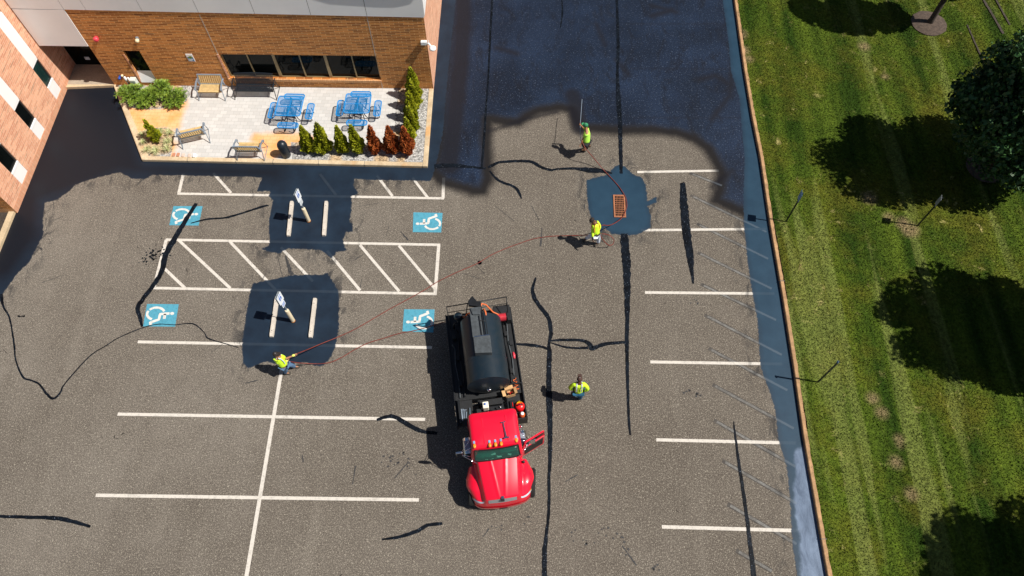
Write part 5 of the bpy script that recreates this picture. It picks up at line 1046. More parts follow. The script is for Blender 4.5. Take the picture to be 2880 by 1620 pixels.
# gear bay between tank and cab
mb = MB()
for y in (0.10, 0.42): mb.box(-1.12, 0.58, y - 0.03, y + 0.03, 0.98, 1.06)
mb.box(-1.12, -1.05, -0.25, 0.60, 0.98, 1.30); mb.bar((0.48, -0.28, 1.12), (0.40, 0.62, 1.12), 0.06, 0.05); part('bay_frame', mb, M['tar'])
mb = MB(); mb.box(-0.36, 0.44, 0.28, 0.50, 1.06, 1.22); part('manifold', mb, M['deck'], bevel=0.01); mb = MB(); mb.box(-0.02, 0.42, -0.12, 0.20, 0.95, 1.30); eng = part('engine', mb, M['tar'], bevel=0.015)
for x, y in ((0.06, 0.0), (0.20, 0.08), (0.32, -0.03), (0.34, 0.12)): mb = MB(); mb.lathe([(0.04, 1.30), (0.04, 1.36), (0.015, 1.40)], (x, y, 0), 10); mb.build('engine_cap', M['chrome' if x > 0.3 else 'deck'], eng, True)
mb = MB()
for k in range(3): mb.bar((-1.00 + 0.055 * k, -0.05, 1.13), (-0.96 + 0.055 * k, 0.30 - 0.06 * k, 1.13), 0.022, 0.02)
mb.bar((-1.02, -0.14, 1.14), (-1.02, 0.30, 1.14), 0.03, 0.02); mb.bar((-1.0, 0.26, 1.14), (-0.84, 0.24, 1.14), 0.02, 0.02); mb.bar((-0.72, 0.30, 1.14), (-0.74, 0.05, 1.14), 0.015, 0.02); part('step_bars', mb, M['galv'])
mb = MB(); mb.box(-0.50, -0.34, 0.02, 0.16, 1.1, 1.32); mb.box(-0.49, -0.35, -0.16, -0.03, 1.1, 1.26); part('battery_box', mb, M['deck'], bevel=0.01)
p = LP(1365.5, 1138, 1.52); mb = MB(); mb.box(p.x - 0.105, p.x + 0.105, p.y - 0.12, p.y + 0.12, 1.2, 1.52); fb = part('white_filter_box', mb, simple('white_plastic_box', (0.82, 0.78, 0.66), 0.4, var=0.05), bevel=0.03, seg=3)
mb = MB(); mb.lathe([(0.036, 1.521), (0.036, 1.55), (0.015, 1.56)], (p.x - 0.02, p.y + 0.02, 0), 12); mb.build('filler_cap', M['sign_blue'], fb, True)
# cab
def rring(hx, yf, yb, z, r, n=7):
    P = []
    for cx, cy, a0 in ((hx - r, yb - r, 0), (-hx + r, yb - r, 90), (-hx + r, yf + r, 180), (hx - r, yf + r, 270)):
        for k in range(n): a = rad(a0 + 90 * k / (n - 1)); P.append(Vector((cx + r * math.cos(a), cy + r * math.sin(a), z)))
    return P + P[:1]
rg = [rring(0.86, -1.74, -0.34, 0.80, 0.10), rring(0.87, -1.76, -0.34, 1.30, 0.10), rring(0.86, -1.78, -0.34, 1.84, 0.10), rring(0.83, -1.66, -0.34, 2.15, 0.10), rring(0.805, -1.56, -0.35, 2.38, 0.11), rring(0.785, -1.53, -0.36, 2.44, 0.13), rring(0.75, -1.49, -0.39, 2.485, 0.14), rring(0.64, -1.40, -0.64, 2.51, 0.14), rring(0.35, -1.1, -0.85, 2.525, 0.1)]
mb = MB(); mb.grid(rg); mb.add(rg[-1][:-1], [tuple(range(len(rg[-1]) - 1))]); cab = part('cab', mb, M['truck_red'], smooth=True, auto=50)
for x in (-0.36, 0.42): mb = MB(); mb.bar((x, -1.44, 2.518), (x, -0.58, 2.518), 0.05, 0.014); mb.build('roof_rib', M['truck_red'], cab, bevel=0.006)
# windscreen: black sheet as the dark interior, painted teal reflections, dash papers, tinted pane
def scr(off, top, bot, hx0, hx1):
    rows = []
    for i in range(7):
        t = i / 6; z = bot[1] + (top[1] - bot[1]) * t; y = bot[0] + (top[0] - bot[0]) * t; hx = hx0 + (hx1 - hx0) * t; rows.append([Vector((hx * (k / 6 - 1), y + 0.05 * abs(k / 6 - 1) ** 3 - off, z + off * 0.3)) for k in range(13)])
    return rows
TP, BT = (-1.585, 2.36), (-1.80, 1.90)
mb = MB(); mb.grid(scr(0.012, TP, BT, 0.74, 0.70)); mb.build('dark_interior', M['tar'], cab, True)
t = NT('windscreen_glass'); t.b.inputs['Transmission Weight'].default_value = 0.85; t.b.inputs['IOR'].default_value = 1.2; M['wind'] = t.out((0.14, 0.42, 0.34), 0.02)
mb = MB(); g_ = scr(0.045, TP, BT, 0.75, 0.71); mb.grid(g_); ws = mb.build('windscreen', M['wind'], cab, True)
M['paper'] = simple('dash_paper', (0.72, 0.80, 0.72), 0.7, var=0.05)
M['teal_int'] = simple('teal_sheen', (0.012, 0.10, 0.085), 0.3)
for (x, z, w_, h_, r_) in ((-0.12, 2.14, 0.15, 0.08, -20), (0.06, 2.00, 0.15, 0.08, 6), (0.40, 2.04, 0.12, 0.07, 8), (-0.16, 1.945, 0.08, 0.025, 4), (-0.36, 1.94, 0.09, 0.02, 4), (0.62, 2.31, 0.05, 0.02, 0)):
    y = BT[0] + (TP[0] - BT[0]) * (z - BT[1]) / (TP[1] - BT[1]) - 0.024; R2 = Matrix.Translation((x, y, z)) @ Matrix.Rotation(rad(-25), 4, 'X') @ Matrix.Rotation(rad(r_), 4, 'Y'); mb = MB(); mb.box(-w_ / 2, w_ / 2, -0.002, 0.002, -h_ / 2, h_ / 2, R2); mb.build('dash_paper', M['paper'], cab)
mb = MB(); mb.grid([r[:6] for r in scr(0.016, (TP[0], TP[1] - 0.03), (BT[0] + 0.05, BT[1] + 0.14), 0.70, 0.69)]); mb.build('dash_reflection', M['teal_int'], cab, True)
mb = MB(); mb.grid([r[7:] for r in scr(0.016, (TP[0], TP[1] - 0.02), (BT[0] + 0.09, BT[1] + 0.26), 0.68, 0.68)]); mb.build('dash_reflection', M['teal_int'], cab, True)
mb = MB(); P = [r[0] for r in g_] + g_[-1] + [r[-1] for r in g_[::-1]] + g_[0][::-1]; mb.tube(P, 0.018, 5); mb.build('windscreen_seal', M['tar'], cab)
for s in (-1, 1):
    mb = MB(); mb.add([(s * 0.872, -1.55, 1.72), (s * 0.872, -0.75, 1.72), (s * 0.825, -0.78, 2.26), (s * 0.825, -1.42, 2.26)], [(0, 1, 2, 3)]); mb.build('side_window', M['glass'], cab)
for x in (-0.25, 0.3): mb = MB(); mb.tube([(x, -1.84, 1.90), (x + 0.22, -1.86, 1.92), (x + 0.40, -1.84, 1.94)], 0.010, 5); mb.build('wiper', M['tar'], cab)
for x, y in ((-0.70, -1.42), (-0.205, -1.47), (-0.02, -1.475), (0.165, -1.47), (0.665, -1.42)):
    mb = MB(); z0 = 2.50 if abs(x) < 0.5 else 2.47; mb.lathe([(0.052, 0), (0.050, 0.04), (0.03, 0.055)], n=12, M=Matrix.Translation((x, y - 0.045, z0)) @ Matrix.Scale(1.5, 4, (0, 1, 0))); lm = mb.build('marker_lamp', M['amber'], cab, True); mb = MB(); mb.box(x - 0.035, x + 0.035, y + 0.03, y + 0.12, z0 - 0.01, z0 + 0.04); mb.build('lamp_base', M['lampcap'], lm, bevel=0.01)
mb = MB(); mb.tube([(0.32, -0.86, 2.56), (0.335, -1.10, 2.56), (0.35, -1.28, 2.56), (0.355, -1.36, 2.56)], [0.022, 0.022, 0.028, 0.045], 10); mb.bar((0.24, -0.84, 2.56), (0.40, -0.82, 2.56), 0.035, 0.04); mb.bar((0.27, -1.37, 2.57), (0.45, -1.355, 2.57), 0.05, 0.05); mb.build('air_horn', M['chrome'], cab, True, auto=40)
# hood and wings
def hood_pt(u, v, k=0.0):
    Wv = np.interp(v, [0, 0.2, 0.45, 0.7, 0.9, 1.0], [1.00, 1.06, 1.12, 1.13, 1.07, 1.02]); yf = -2.99 + 0.10 * u * u + 0.26 * abs(u) ** 8
    y = -1.74 + (yf + 1.74) * v; x = u * Wv; a = abs(x); t_ = v
    hc = 1.80 - 0.36 * t_ - 0.08 * t_ ** 4; hw = 0.665 - 0.13 * t_; zf = 1.12 + 0.13 * math.exp(-((y + 2.40) / 0.42) ** 2) - 0.10 * max(0, v - 0.75) / 0.25
    s = min(1, max(0, (a - hw) / 0.15)); s = s * s * (3 - 2 * s); e = max(0, (a - hw - 0.15) / max(1e-3, Wv - hw - 0.15))
    z = (hc - 0.07 * (a / hw) ** 2) * (1 - s) + (zf - 0.20 * e ** 3) * s
    rd = 0.10 + 0.16 * (1 - v); z += 0.022 * math.exp(-((a - rd) / 0.035) ** 2) * (1 - s); z += 0.02 * math.exp(-(a / 0.05) ** 2) * (1 - s) * 0.0
    return Vector((x, y, z))
NU, NV = 61, 26; rows = []
US = [(-1 + 2 * i / (NU - 1)) for i in range(NU)]
def fr_pt(u, w):                            # front face, w 0..1 down
    p = hood_pt(u, 1.0); dz = p.z - 0.58; z = p.z - dz * w; out = 0.13 * (1 - (1 - w) ** 2) * (1 - 0.25 * abs(u)); return Vector((p.x * (1 + 0.02 * w), p.y - out, z))
for i in range(NV): rows.append([hood_pt(u, i / (NV - 1)) for u in US])
for w_ in (0.12, 0.3, 0.5, 0.7, 0.85, 1.0): rows.append([fr_pt(u, w_) for u in US])
mb = MB(); mb.grid(rows); 
for s in (0, -1):
    side = [r[s] for r in rows[:NV]]; low = []
    for q_ in side:
        dy = abs(q_.y + 2.42); arch = 0.98 if dy < 0.001 else (0.5 + math.sqrt(max(0, 0.58 ** 2 - dy * dy)) if dy < 0.58 else 0.62); low.append(Vector((q_.x * 1.012, q_.y, min(q_.z - 0.03, arch))))
    mb.grid([side, low])
hood = part('hood', mb, M['truck_red'], smooth=True, auto=60)
def patch(us, ws, off=0.008):
    return [[fr_pt(u, w_) + Vector((0, -off, off * 0.6)) for u in us] for w_ in ws]
mb = MB(); mb.grid(patch(np.linspace(-0.46, 0.46, 15), (0.04, 0.18, 0.34))); part('grille', mb, M['grille'], smooth=True)
mb = MB(); a_ = fr_pt(0, 0.0); mb.box(-0.055, 0.055, a_.y - 0.09, a_.y + 0.05, a_.z - 0.12, a_.z + 0.025); part('emblem_mount', mb, M['tar'], bevel=0.01); mb = MB(); mb.box(-0.05, 0.05, a_.y - 0.03, a_.y + 0.06, a_.z + 0.026, a_.z + 0.06); part('emblem', mb, M['chrome'], bevel=0.01)
for s in (-1, 1):
    rows_ = [[fr_pt(s * u, w_) + Vector((s * 0.004, -0.010, 0.006)) for u in np.linspace(0.60, 0.97, 8)] for w_ in (0.03, 0.16, 0.30)]
    for k in range(8): rows_[2][k] = rows_[1][k].lerp(rows_[2][k], 0.25 + 0.75 * k / 7)
    mb = MB(); mb.grid(rows_); hl = part('headlight', mb, M['lens'], smooth=True); mb = MB(); mb.grid([[p + Vector((s * 0.002, -0.003, 0.003)) for p in r[6:]] for r in rows_[:2]]); mb.build('turn_signal', M['amber'], hl)
mb = MB(); rb = [[fr_pt(u, w_) + Vector((0, -0.03, 0)) for u in US] for w_ in (0.82, 0.90, 1.0)] + [[fr_pt(u, 1.0) + Vector((0, -0.02, -0.12)) for u in US]]; mb.grid(rb); bmp = part('bumper', mb, M['truck_red'], smooth=True)
mb = MB(); c_ = fr_pt(0, 1.0); mb.box(-0.14, 0.14, c_.y - 0.045, c_.y - 0.035, c_.z - 0.06, c_.z + 0.05); mb.build('licence_plate_recess', M['tar'], bmp)
mb = MB(); mb.lathe([(0.05, 0), (0.05, 0.12), (0.03, 0.14)], n=12, M=Matrix.Translation((0.86, -1.86, 1.12))); part('snorkel', mb, M['tar'], smooth=True)
# mirrors and stays
def mirror(s, base, tip):
    mb = MB(); tip = Vector(tip)
    for b_ in base: mb.tube([b_, tuple(tip + Vector((-s * 0.06, 0, 0.1 if b_[2] > 2.1 else (-0.12 if b_[2] < 1.9 else 0))))], 0.011, 6)
    st = part('mirror', mb, M['chrome'], smooth=True); mb = MB(); mb.box(tip.x - 0.11, tip.x + 0.11, tip.y - 0.035, tip.y + 0.035, tip.z - 0.20, tip.z + 0.20); mb.build('mirror_head', M['chrome'], st, bevel=0.02); mb = MB(); mb.box(tip.x - 0.09, tip.x + 0.09, tip.y + 0.036, tip.y + 0.040, tip.z - 0.17, tip.z + 0.17); mb.build('mirror_glass', M['glass'], st)
mirror(-1, [(-0.80, -1.16, 2.32), (-0.80, -1.45, 2.30), (-0.86, -1.62, 1.86), (-0.70, -1.86, 1.84)], (-1.23, -1.52, 1.98)); mirror(1, [(0.80, -1.12, 2.32), (0.80, -1.45, 2.30), (0.86, -1.62, 1.86), (0.70, -1.86, 1.84)], (1.20, -1.42, 1.98))
# open driver door
dr = empty('door_placeholder', (0, 0, 0)); bpy.data.objects.remove(dr)
hx_, hy_ = 0.87, -1.55; ang = rad(24)
DM = Matrix.Translation((hx_, hy_, 0)) @ Matrix.Rotation(ang, 4, 'Z')
mb = MB(); mb.box(0, 0.86, -0.035, 0.035, 0.85, 1.78, DM); door = part('door', mb, M['truck_red'], bevel=0.015)
mb = MB()
for a_, b_ in (((0.03, 1.76), (0.10, 2.28)), ((0.10, 2.28), (0.80, 2.28)), ((0.80, 2.28), (0.84, 1.76))): mb.bar(DM @ Vector((a_[0], 0, a_[1])), DM @ Vector((b_[0], 0, b_[1])), 0.05, 0.045, (0, 0, 1) if abs(a_[1] - b_[1]) < 0.01 else (0, 1, 0))
mb.build('window_frame', M['truck_red'], door); mb = MB(); mb.box(0.05, 0.80, 0.036, 0.055, 0.92, 1.70, DM); mb.build('inner_trim', M['tar'], door, bevel=0.01); mb = MB(); mb.box(0.06, 0.79, -0.050, -0.036, 1.02, 1.72, DM); mb.build('dark_panel', M['tar'], door, bevel=0.01); mb = MB(); mb.box(0.25, 0.6, 0.056, 0.09, 1.25, 1.32, DM); mb.build('grab_handle', M['red'], door)
mb = MB(); mb.add([DM @ Vector(p) for p in ((0.08, 0, 1.79), (0.81, 0, 1.79), (0.77, 0, 2.25), (0.12, 0, 2.25))], [(0, 1, 2, 3)]); mb.build('door_glass', M['glass'], door)
# tanks and steps beside the cab
for s in (-1, 1):
    mb = MB(); mb.lathe([(0.02, -0.30), (0.20, -0.29), (0.22, -0.26), (0.22, 0.26), (0.20, 0.29), (0.02, 0.30)], n=20, M=Matrix.Translation((s * 0.92, -0.93, 0.66)) @ Matrix.Rotation(rad(90), 4, 'X')); ft = part('fuel_tank', mb, M['chrome'], smooth=True, auto=40); mb = MB(); mb.box(s * 0.92 - 0.14, s * 0.92 + 0.14, -1.12, -0.78, 0.88, 0.91); mb.build('step', M['galv'], ft)
mb = MB(); mb.tube([(0.98, -0.55, 0.7), (0.98, -0.55, 1.0)], 0.05, 10); part('exhaust_stack', mb, M['chrome'], smooth=True)
# ---- loose gear carried in the side tray (each a thing of its own)
def W3(x, y, z): return TM @ Vector((x, y, z))
def gear(name, x, y, z, rz, label, cat): return empty(name, W3(x, y, z), TR + rz, label, cat)
M['can_red'] = simple('red_plastic_can', (0.70, 0.012, 0.015), 0.3); M['cone_yellow'] = simple('yellow_plastic', (0.80, 0.52, 0.01), 0.4); M['card'] = simple('cardboard', (0.55, 0.33, 0.15), 0.85, var=0.15)
r_ = gear('fuel_can', 1.02, 0.10, 1.0, 0.1, 'round red plastic fuel can in the truck side tray behind the cab', 'fuel can'); mb = MB(); mb.lathe([(0.15, 0), (0.17, 0.03), (0.17, 0.22), (0.13, 0.29), (0.05, 0.31)], n=20); mb.build('body', M['can_red'], r_, True, auto=50); mb = MB(); mb.tube([(-0.09, 0, 0.29), (-0.07, 0, 0.37), (0.07, 0, 0.37), (0.09, 0, 0.29)], 0.022, 8); mb.build('handle', M['tar'], r_, True)
r_ = gear('funnel', 1.02, 0.36, 1.0, 0.0, 'yellow funnel beside the round red fuel can', 'funnel'); mb = MB(); mb.lathe([(0.105, 0.34), (0.11, 0.36), (0.10, 0.35), (0.05, 0.22), (0.025, 0.02), (0.02, 0.0)], n=16, M=Matrix.Rotation(rad(38), 4, 'X')); mb.build('cone', M['cone_yellow'], r_, True)
r_ = gear('cardboard_box', 0.74, 0.62, 1.10, 0.15, 'open cardboard box with red bottles next to the tank front', 'box'); mb = MB(); w = 0.17
mb.box(-w, w, -0.12, 0.12, 0, 0.02); mb.box(-w, w, -0.12, -0.11, 0.02, 0.22); mb.box(-w, w, 0.11, 0.12, 0.02, 0.22); mb.box(-w, -w + 0.01, -0.11, 0.11, 0.02, 0.22); mb.box(w - 0.01, w, -0.11, 0.11, 0.02, 0.22); mb.build('carton', M['card'], r_); mb = MB(); mb.bar((-w, 0, 0.22), (-w - 0.11, 0.0, 0.27), 0.22, 0.008); mb.build('flap', M['card'], r_); mb = MB(); mb.bar((0, 0.12, 0.22), (0.0, 0.22, 0.27), 0.3, 0.008); mb.build('flap', M['card'], r_); mb = MB(); mb.bar((w, 0, 0.22), (w + 0.08, 0, 0.25), 0.22, 0.008); mb.build('flap', M['card'], r_)
for k in range(3):
    b_ = gear('bottle', 0.67 + 0.07 * k, 0.60, 1.125, 0, ['red capped bottle at the left in the cardboard box', 'red capped bottle in the middle of the cardboard box', 'red capped bottle at the right in the cardboard box'][k], 'bottle'); mb = MB(); mb.lathe([(0.028, 0), (0.028, 0.16), (0.012, 0.19)], n=10); mb.build('bottle_body', M['tar' if k != 1 else 'can_red'], b_, True); mb = MB(); mb.lathe([(0.014, 0.19), (0.014, 0.22)], n=8); mb.build('cap', M['can_red'], b_)
r_ = gear('flag_roll', 1.08, 2.05, 1.10, 0.05, 'small rolled red cloth on the right side of the deck', 'cloth'); mb = MB(); mb.tube([(0, -0.12, 0.05), (0.01, 0, 0.06), (0, 0.12, 0.05)], [0.035, 0.05, 0.038], 10); mb.build('roll', M['red'], r_, True)
r_ = gear('orange_strap', 0.98, 0.95, 1.10, 0, 'tangled orange strap in the rear of the side tray', 'strap'); mb = MB(); g0 = random.Random(3); P = [Vector((0.12 * math.sin(k * 0.9) * (1 - k / 40), -0.22 + 0.019 * k, 0.05 + 0.03 * math.sin(k * 1.7))) for k in range(24)]; mb.tube(P, 0.014, 5); mb.build('webbing', M['orange_hose'], r_, True)
r_ = gear('tool_box', 0.80, 0.20, 1.0, 0.0, 'black tool box with a red handle inside the side tray', 'tool box'); mb = MB(); mb.box(-0.11, 0.11, -0.16, 0.16, 0, 0.16); mb.build('case', M['tar'], r_, bevel=0.012); mb = MB(); mb.bar((-0.02, -0.08, 0.18), (-0.02, 0.08, 0.18), 0.02, 0.02); mb.build('handle', M['can_red'], r_)
r_ = gear('orange_jug', 1.06, -0.20, 1.0, 0.1, 'orange and white jug at the front end of the side tray', 'jug'); mb = MB(); mb.lathe([(0.09, 0), (0.10, 0.02), (0.10, 0.18), (0.06, 0.24)], n=16); mb.build('jug_body', M['orange_hose'], r_, True, auto=50); mb = MB(); mb.lathe([(0.06, 0.241), (0.06, 0.29), (0.03, 0.30)], n=14); mb.build('lid', M['white_metal'], r_, True)
# ------------------------------------------------------------------ people
M['skin'] = simple('skin', (0.36, 0.17, 0.09), 0.55, var=0.08); M['skin_dark'] = simple('dark_skin', (0.11, 0.045, 0.025), 0.5, var=0.08)
M['hivis'] = simple('hi_vis_yellow', (0.62, 0.95, 0.03), 0.7, var=0.06, scale=12); M['hivis_lime'] = simple('hi_vis_lime', (0.50, 0.92, 0.10), 0.7, var=0.06, scale=12); M['hivis_orange'] = simple('hi_vis_orange', (0.95, 0.30, 0.06), 0.7, var=0.06)
M['reflect'] = simple('reflective_tape', (0.68, 0.72, 0.76), 0.4, 0.2); M['jeans'] = simple('blue_jeans', (0.10, 0.19, 0.33), 0.85, var=0.3, scale=9); M['jeans_dark'] = simple('dark_teal_trousers', (0.012, 0.09, 0.17), 0.85, var=0.3, scale=9)
M['white_cloth'] = simple('pale_work_trousers', (0.62, 0.70, 0.82), 0.85, var=0.12, scale=9); M['black_cloth'] = simple('black_cloth', (0.012, 0.012, 0.016), 0.85); M['green_cap'] = simple('green_cap', (0.03, 0.24, 0.10), 0.8); M['boot'] = simple('dark_boot', (0.05, 0.045, 0.035), 0.8)
M['glove_y'] = simple('yellow_glove', (0.75, 0.80, 0.15), 0.8); M['hair'] = simple('dark_hair', (0.018, 0.012, 0.010), 0.8); M['brown_cap'] = simple('brown_cap', (0.06, 0.028, 0.020), 0.8)
def skinned(name, V, E_, Rr, mat, parent, sub=1, root=0):
    me = bpy.data.meshes.new(name); me.from_pydata([tuple(v) for v in V], E_, []); o = bpy.data.objects.new(name, me); COL.objects.link(o)
    mo = o.modifiers.new('skin', 'SKIN'); mo.use_smooth_shade = True; mo.branch_smoothing = 0.4
    sk = me.skin_vertices[0].data
    kf = 1.0 if name == 'body' else 1.16
    for i, r in enumerate(Rr): sk[i].radius = (r[0] * kf, r[1] * kf) if hasattr(r, '__len__') else (r * kf, r * kf); sk[i].use_root = (i == root)
    s = o.modifiers.new('sub', 'SUBSURF'); s.levels = sub; s.render_levels = sub
    bpy.context.view_layer.update(); dg = bpy.context.evaluated_depsgraph_get(); nm = bpy.data.meshes.new_from_object(o.evaluated_get(dg)); o.modifiers.clear(); o.data = nm; nm.name = name
    nm.materials.clear(); nm.materials.append(mat); nm.polygons.foreach_set('use_smooth', [True] * len(nm.polygons)); o.parent = parent; return o
def person(J, label, skin, shirt, sleeve, legs_mat, leg_cover, head_mat, cap, gloves, face, boots=None, stripes=None, long_hair=False):
    """J: joints in world metres; face: direction the face looks"""
    o = (J['ankL'] + J['ankR']) / 2; o = Vector((o.x, o.y, 0)); root = empty('person', o, 0, label, 'person'); j = {k: v - o for k, v in J.items()}
    face = Vector(face).normalized(); pel = (j['hipL'] + j['hipR']) / 2 + Vector((0, 0, 0.04)); neck = (j['shL'] + j['shR']) / 2 + Vector((0, 0, 0.02)); ch = neck.lerp(pel, 0.30); wa = neck.lerp(pel, 0.68); hd = j['head']; nk = neck.lerp(hd, 0.42)
    V = [pel, wa, ch, neck, nk, hd - Vector((0, 0, 0.03)), hd + Vector((0, 0, 0.06))]; Rr = [(0.125, 0.10), (0.115, 0.09), (0.135, 0.10), (0.085, 0.07), 0.055, (0.072, 0.085), (0.070, 0.082)]; E_ = [(0, 1), (1, 2), (2, 3), (3, 4), (4, 5), (5, 6)]
    def add(p, r, par): V.append(Vector(p)); Rr.append(r); E_.append((par, len(V) - 1)); return len(V) - 1
    for s in 'LR':
        a = add(neck.lerp(j['sh' + s], 0.9), 0.062, 3); a = add(j['el' + s], 0.043, a); a = add(j['wr' + s], 0.029, a)
        d = (j['wr' + s] - j['el' + s]).normalized(); side = d.cross(face if abs(d.dot(face)) < 0.9 else Vector((0, 0, 1))).normalized(); dn = d.cross(side).normalized(); pm = add(j['wr' + s] + d * 0.06, (0.036, 0.018), a)
        for f in range(4):
            b = j['wr' + s] + d * 0.10 + side * (f - 1.5) * 0.021; L = (0.034, 0.040, 0.036, 0.028)[f]; q = add(b, 0.0095, pm); q = add(b + d * L + dn * 0.008, 0.009, q); q = add(b + d * L * 1.5 + dn * 0.034, 0.008, q); add(b + d * L * 1.25 + dn * 0.056, 0.007, q)
        t1 = add(j['wr' + s] + d * 0.045 + side * 0.042 + dn * 0.01, 0.010, pm); add(j['wr' + s] + d * 0.080 + side * 0.058 + dn * 0.03, 0.009, t1)
        h = add(j['hip' + s], 0.095, 0); k = add(j['kn' + s], 0.060, h); n_ = add(j['ank' + s], 0.042, k); fd = Vector((face.x, face.y, 0)).normalized() if 'ft' + s not in j else (j['ft' + s] - j['ank' + s]); fd = Vector((fd.x, fd.y, 0)).normalized(); add(j['ank' + s] + fd * 0.15 + Vector((0, 0, -0.05)), (0.045, 0.028), n_)
    skinned('body', V, E_, Rr, skin, root, 1)
    # upper garment
    V2 = [pel + Vector((0, 0, -0.03)), wa, ch, neck + Vector((0, 0, -0.01))]; R2 = [(0.158, 0.130), (0.150, 0.120), (0.165, 0.128), (0.095, 0.085)]; E2 = [(0, 1), (1, 2), (2, 3)]
    for s in 'LR':
        V2.append(neck.lerp(j['sh' + s], 0.9)); R2.append(0.082); E2.append((3, len(V2) - 1)); b = len(V2) - 1
        if sleeve == 'long': V2 += [j['el' + s], j['wr' + s].lerp(j['el' + s], 0.12)]; R2 += [0.062, 0.046]; E2 += [(b, b + 1), (b + 1, b + 2)]
        else: V2.append(j['el' + s].lerp(j['sh' + s], 0.18)); R2.append(0.070); E2.append((b, b + 1))
    top = skinned('shirt' if stripes != 'vest' else 'vest', V2, E2, R2, shirt, root, 1, 1)
    fw = face; rt = Vector((face.y, -face.x, 0)).normalized()
    if stripes:
        up = (neck - pel).normalized()
        for s in (-1, 1):
            for f_ in (-1, 1):
                mb = MB(); nn = fw.cross(up).normalized(); front = up.cross(nn).normalized() * -f_
                P = [neck + nn * s * 0.085 + front * 0.035 + up * 0.075, neck + nn * s * 0.09 + front * 0.105 + up * 0.0, ch + nn * s * 0.09 + front * 0.138, wa + nn * s * 0.085 + front * 0.128]
                for a_, b_ in zip(P[:-1], P[1:]): mb.bar(a_, b_, 0.045, 0.012, tuple(front))
                mb.build('reflective_stripe', M['reflect'] if stripes != 'vest' else M['hivis_orange'], top)
    # trousers
    V3 = [pel]; R3 = [(0.145, 0.122)]; E3 = []
    for s in 'LR':
        hp = j['hip' + s] + Vector((0, 0, -0.04)); V3.append(hp); R3.append(0.112); E3.append((0, len(V3) - 1)); b = len(V3) - 1
        if leg_cover == 'long': V3 += [j['kn' + s], j['ank' + s] + Vector((0, 0, 0.02))]; R3 += [0.082, 0.068]; E3 += [(b, b + 1), (b + 1, b + 2)]
        else: V3.append(hp.lerp(j['kn' + s], 0.75)); R3.append(0.098); E3.append((b, b + 1))
    skinned('trousers' if leg_cover == 'long' else 'shorts', V3, E3, R3, legs_mat, root, 1)
    for s in 'LR':
        fd = (j['ft' + s] - j['ank' + s]) if 'ft' + s in j else face; fd = Vector((fd.x, fd.y, 0)).normalized(); A = j['ank' + s]; z = A.z
        skinned('boot', [A + Vector((0, 0, 0.08)), A + Vector((0, 0, -0.02)) - fd * 0.02, A + fd * 0.09 + Vector((0, 0, -0.045)), A + fd * 0.19 + Vector((0, 0, -0.052))], [(0, 1), (1, 2), (2, 3)], [0.055, 0.055, (0.052, 0.040), (0.045, 0.032)], boots or M['boot'], root, 1)
        if gloves: 
            d = (j['wr' + s] - j['el' + s]).normalized(); skinned('glove', [j['wr' + s] - d * 0.04, j['wr' + s] + d * 0.02, j['wr' + s] + d * 0.085], [(0, 1), (1, 2)], [0.044, 0.042, (0.046, 0.032)], gloves, root, 1)
    H = hd + Vector((0, 0, 0.015)); rt3 = face.cross(Vector((0, 0, 1))).normalized()
    MR = Matrix((rt3, face, Vector((0, 0, 1)))).transposed()
    mb = MB(); mb.ball(H + Vector((0, 0, 0.035)), 0.108, 16, 12, (0.88, 1.02, 1.0), MR)
    mb.v = [v for v in mb.v]; cp = mb.build('cap' if cap else 'hair', head_mat, root, True)
    bm = bmesh.new(); bm.from_mesh(cp.data); bmesh.ops.delete(bm, geom=[v for v in bm.verts if (v.co - H).z < (0.0 if (v.co - H).dot(face) > 0.02 else (-0.12 if long_hair else -0.055))], context='VERTS'); bm.to_mesh(cp.data); bm.free()
    if cap: mb = MB(); mb.prism([tuple((H + rt3 * x + face * y).xy) for x, y in ((-0.075, 0.07), (0.075, 0.07), (0.07, 0.15), (0.03, 0.185), (-0.03, 0.185), (-0.07, 0.15))], H.z + 0.035, H.z + 0.050); mb.build('peak', head_mat, cp); mb = MB(); mb.lathe([(0.012, 0), (0.008, 0.008)], (H.x, H.y, H.z + 0.140), 8); mb.build('button', M['reflect'], cp)
    fc = MB(); fc.ball(H + face * 0.098 + Vector((0, 0, -0.03)), 0.017, 8, 6, (0.7, 1.1, 1.3), MR); fc.build('nose', skin, root, True)
    for s in (-1, 1):
        mb = MB(); mb.ball(H + face * 0.082 + rt3 * 0.033 * s + Vector((0, 0, -0.005)), 0.011, 8, 6); mb.build('eye', M['reflect'], root, True); mb = MB(); mb.ball(H + rt3 * 0.088 * s + Vector((0, 0, -0.02)), 0.026, 8, 6, (0.4, 0.8, 1.2), MR); mb.build('ear', skin, root, True)
    mb = MB(); mb.ball(H + face * 0.086 + Vector((0, 0, -0.068)), 0.022, 8, 6, (1.1, 0.4, 0.35), MR); mb.build('mouth', simple('lips', (0.25, 0.08, 0.06)) if 'lips' not in bpy.data.materials else bpy.data.materials['lips'], root, True)
    for a_, b_ in (('shL', 'elL'), ('elL', 'wrL'), ('shR', 'elR'), ('elR', 'wrR'), ('hipL', 'knL'), ('knL', 'ankL'), ('hipR', 'knR'), ('knR', 'ankR'), ('shL', 'shR')): DBG.append((label[:22], a_, b_, round((j[a_] - j[b_]).length, 2)))
    return root
DBG = []
def fit(J):
    """keep the posed directions, give every bone a human length"""
    def st(a, b, L): 
        d = J[b] - J[a]; J[b] = J[a] + d.normalized() * L
    for s in 'LR':
        st('sh' + s, 'el' + s, 0.30); st('el' + s, 'wr' + s, 0.26)
    return J
g_ = G
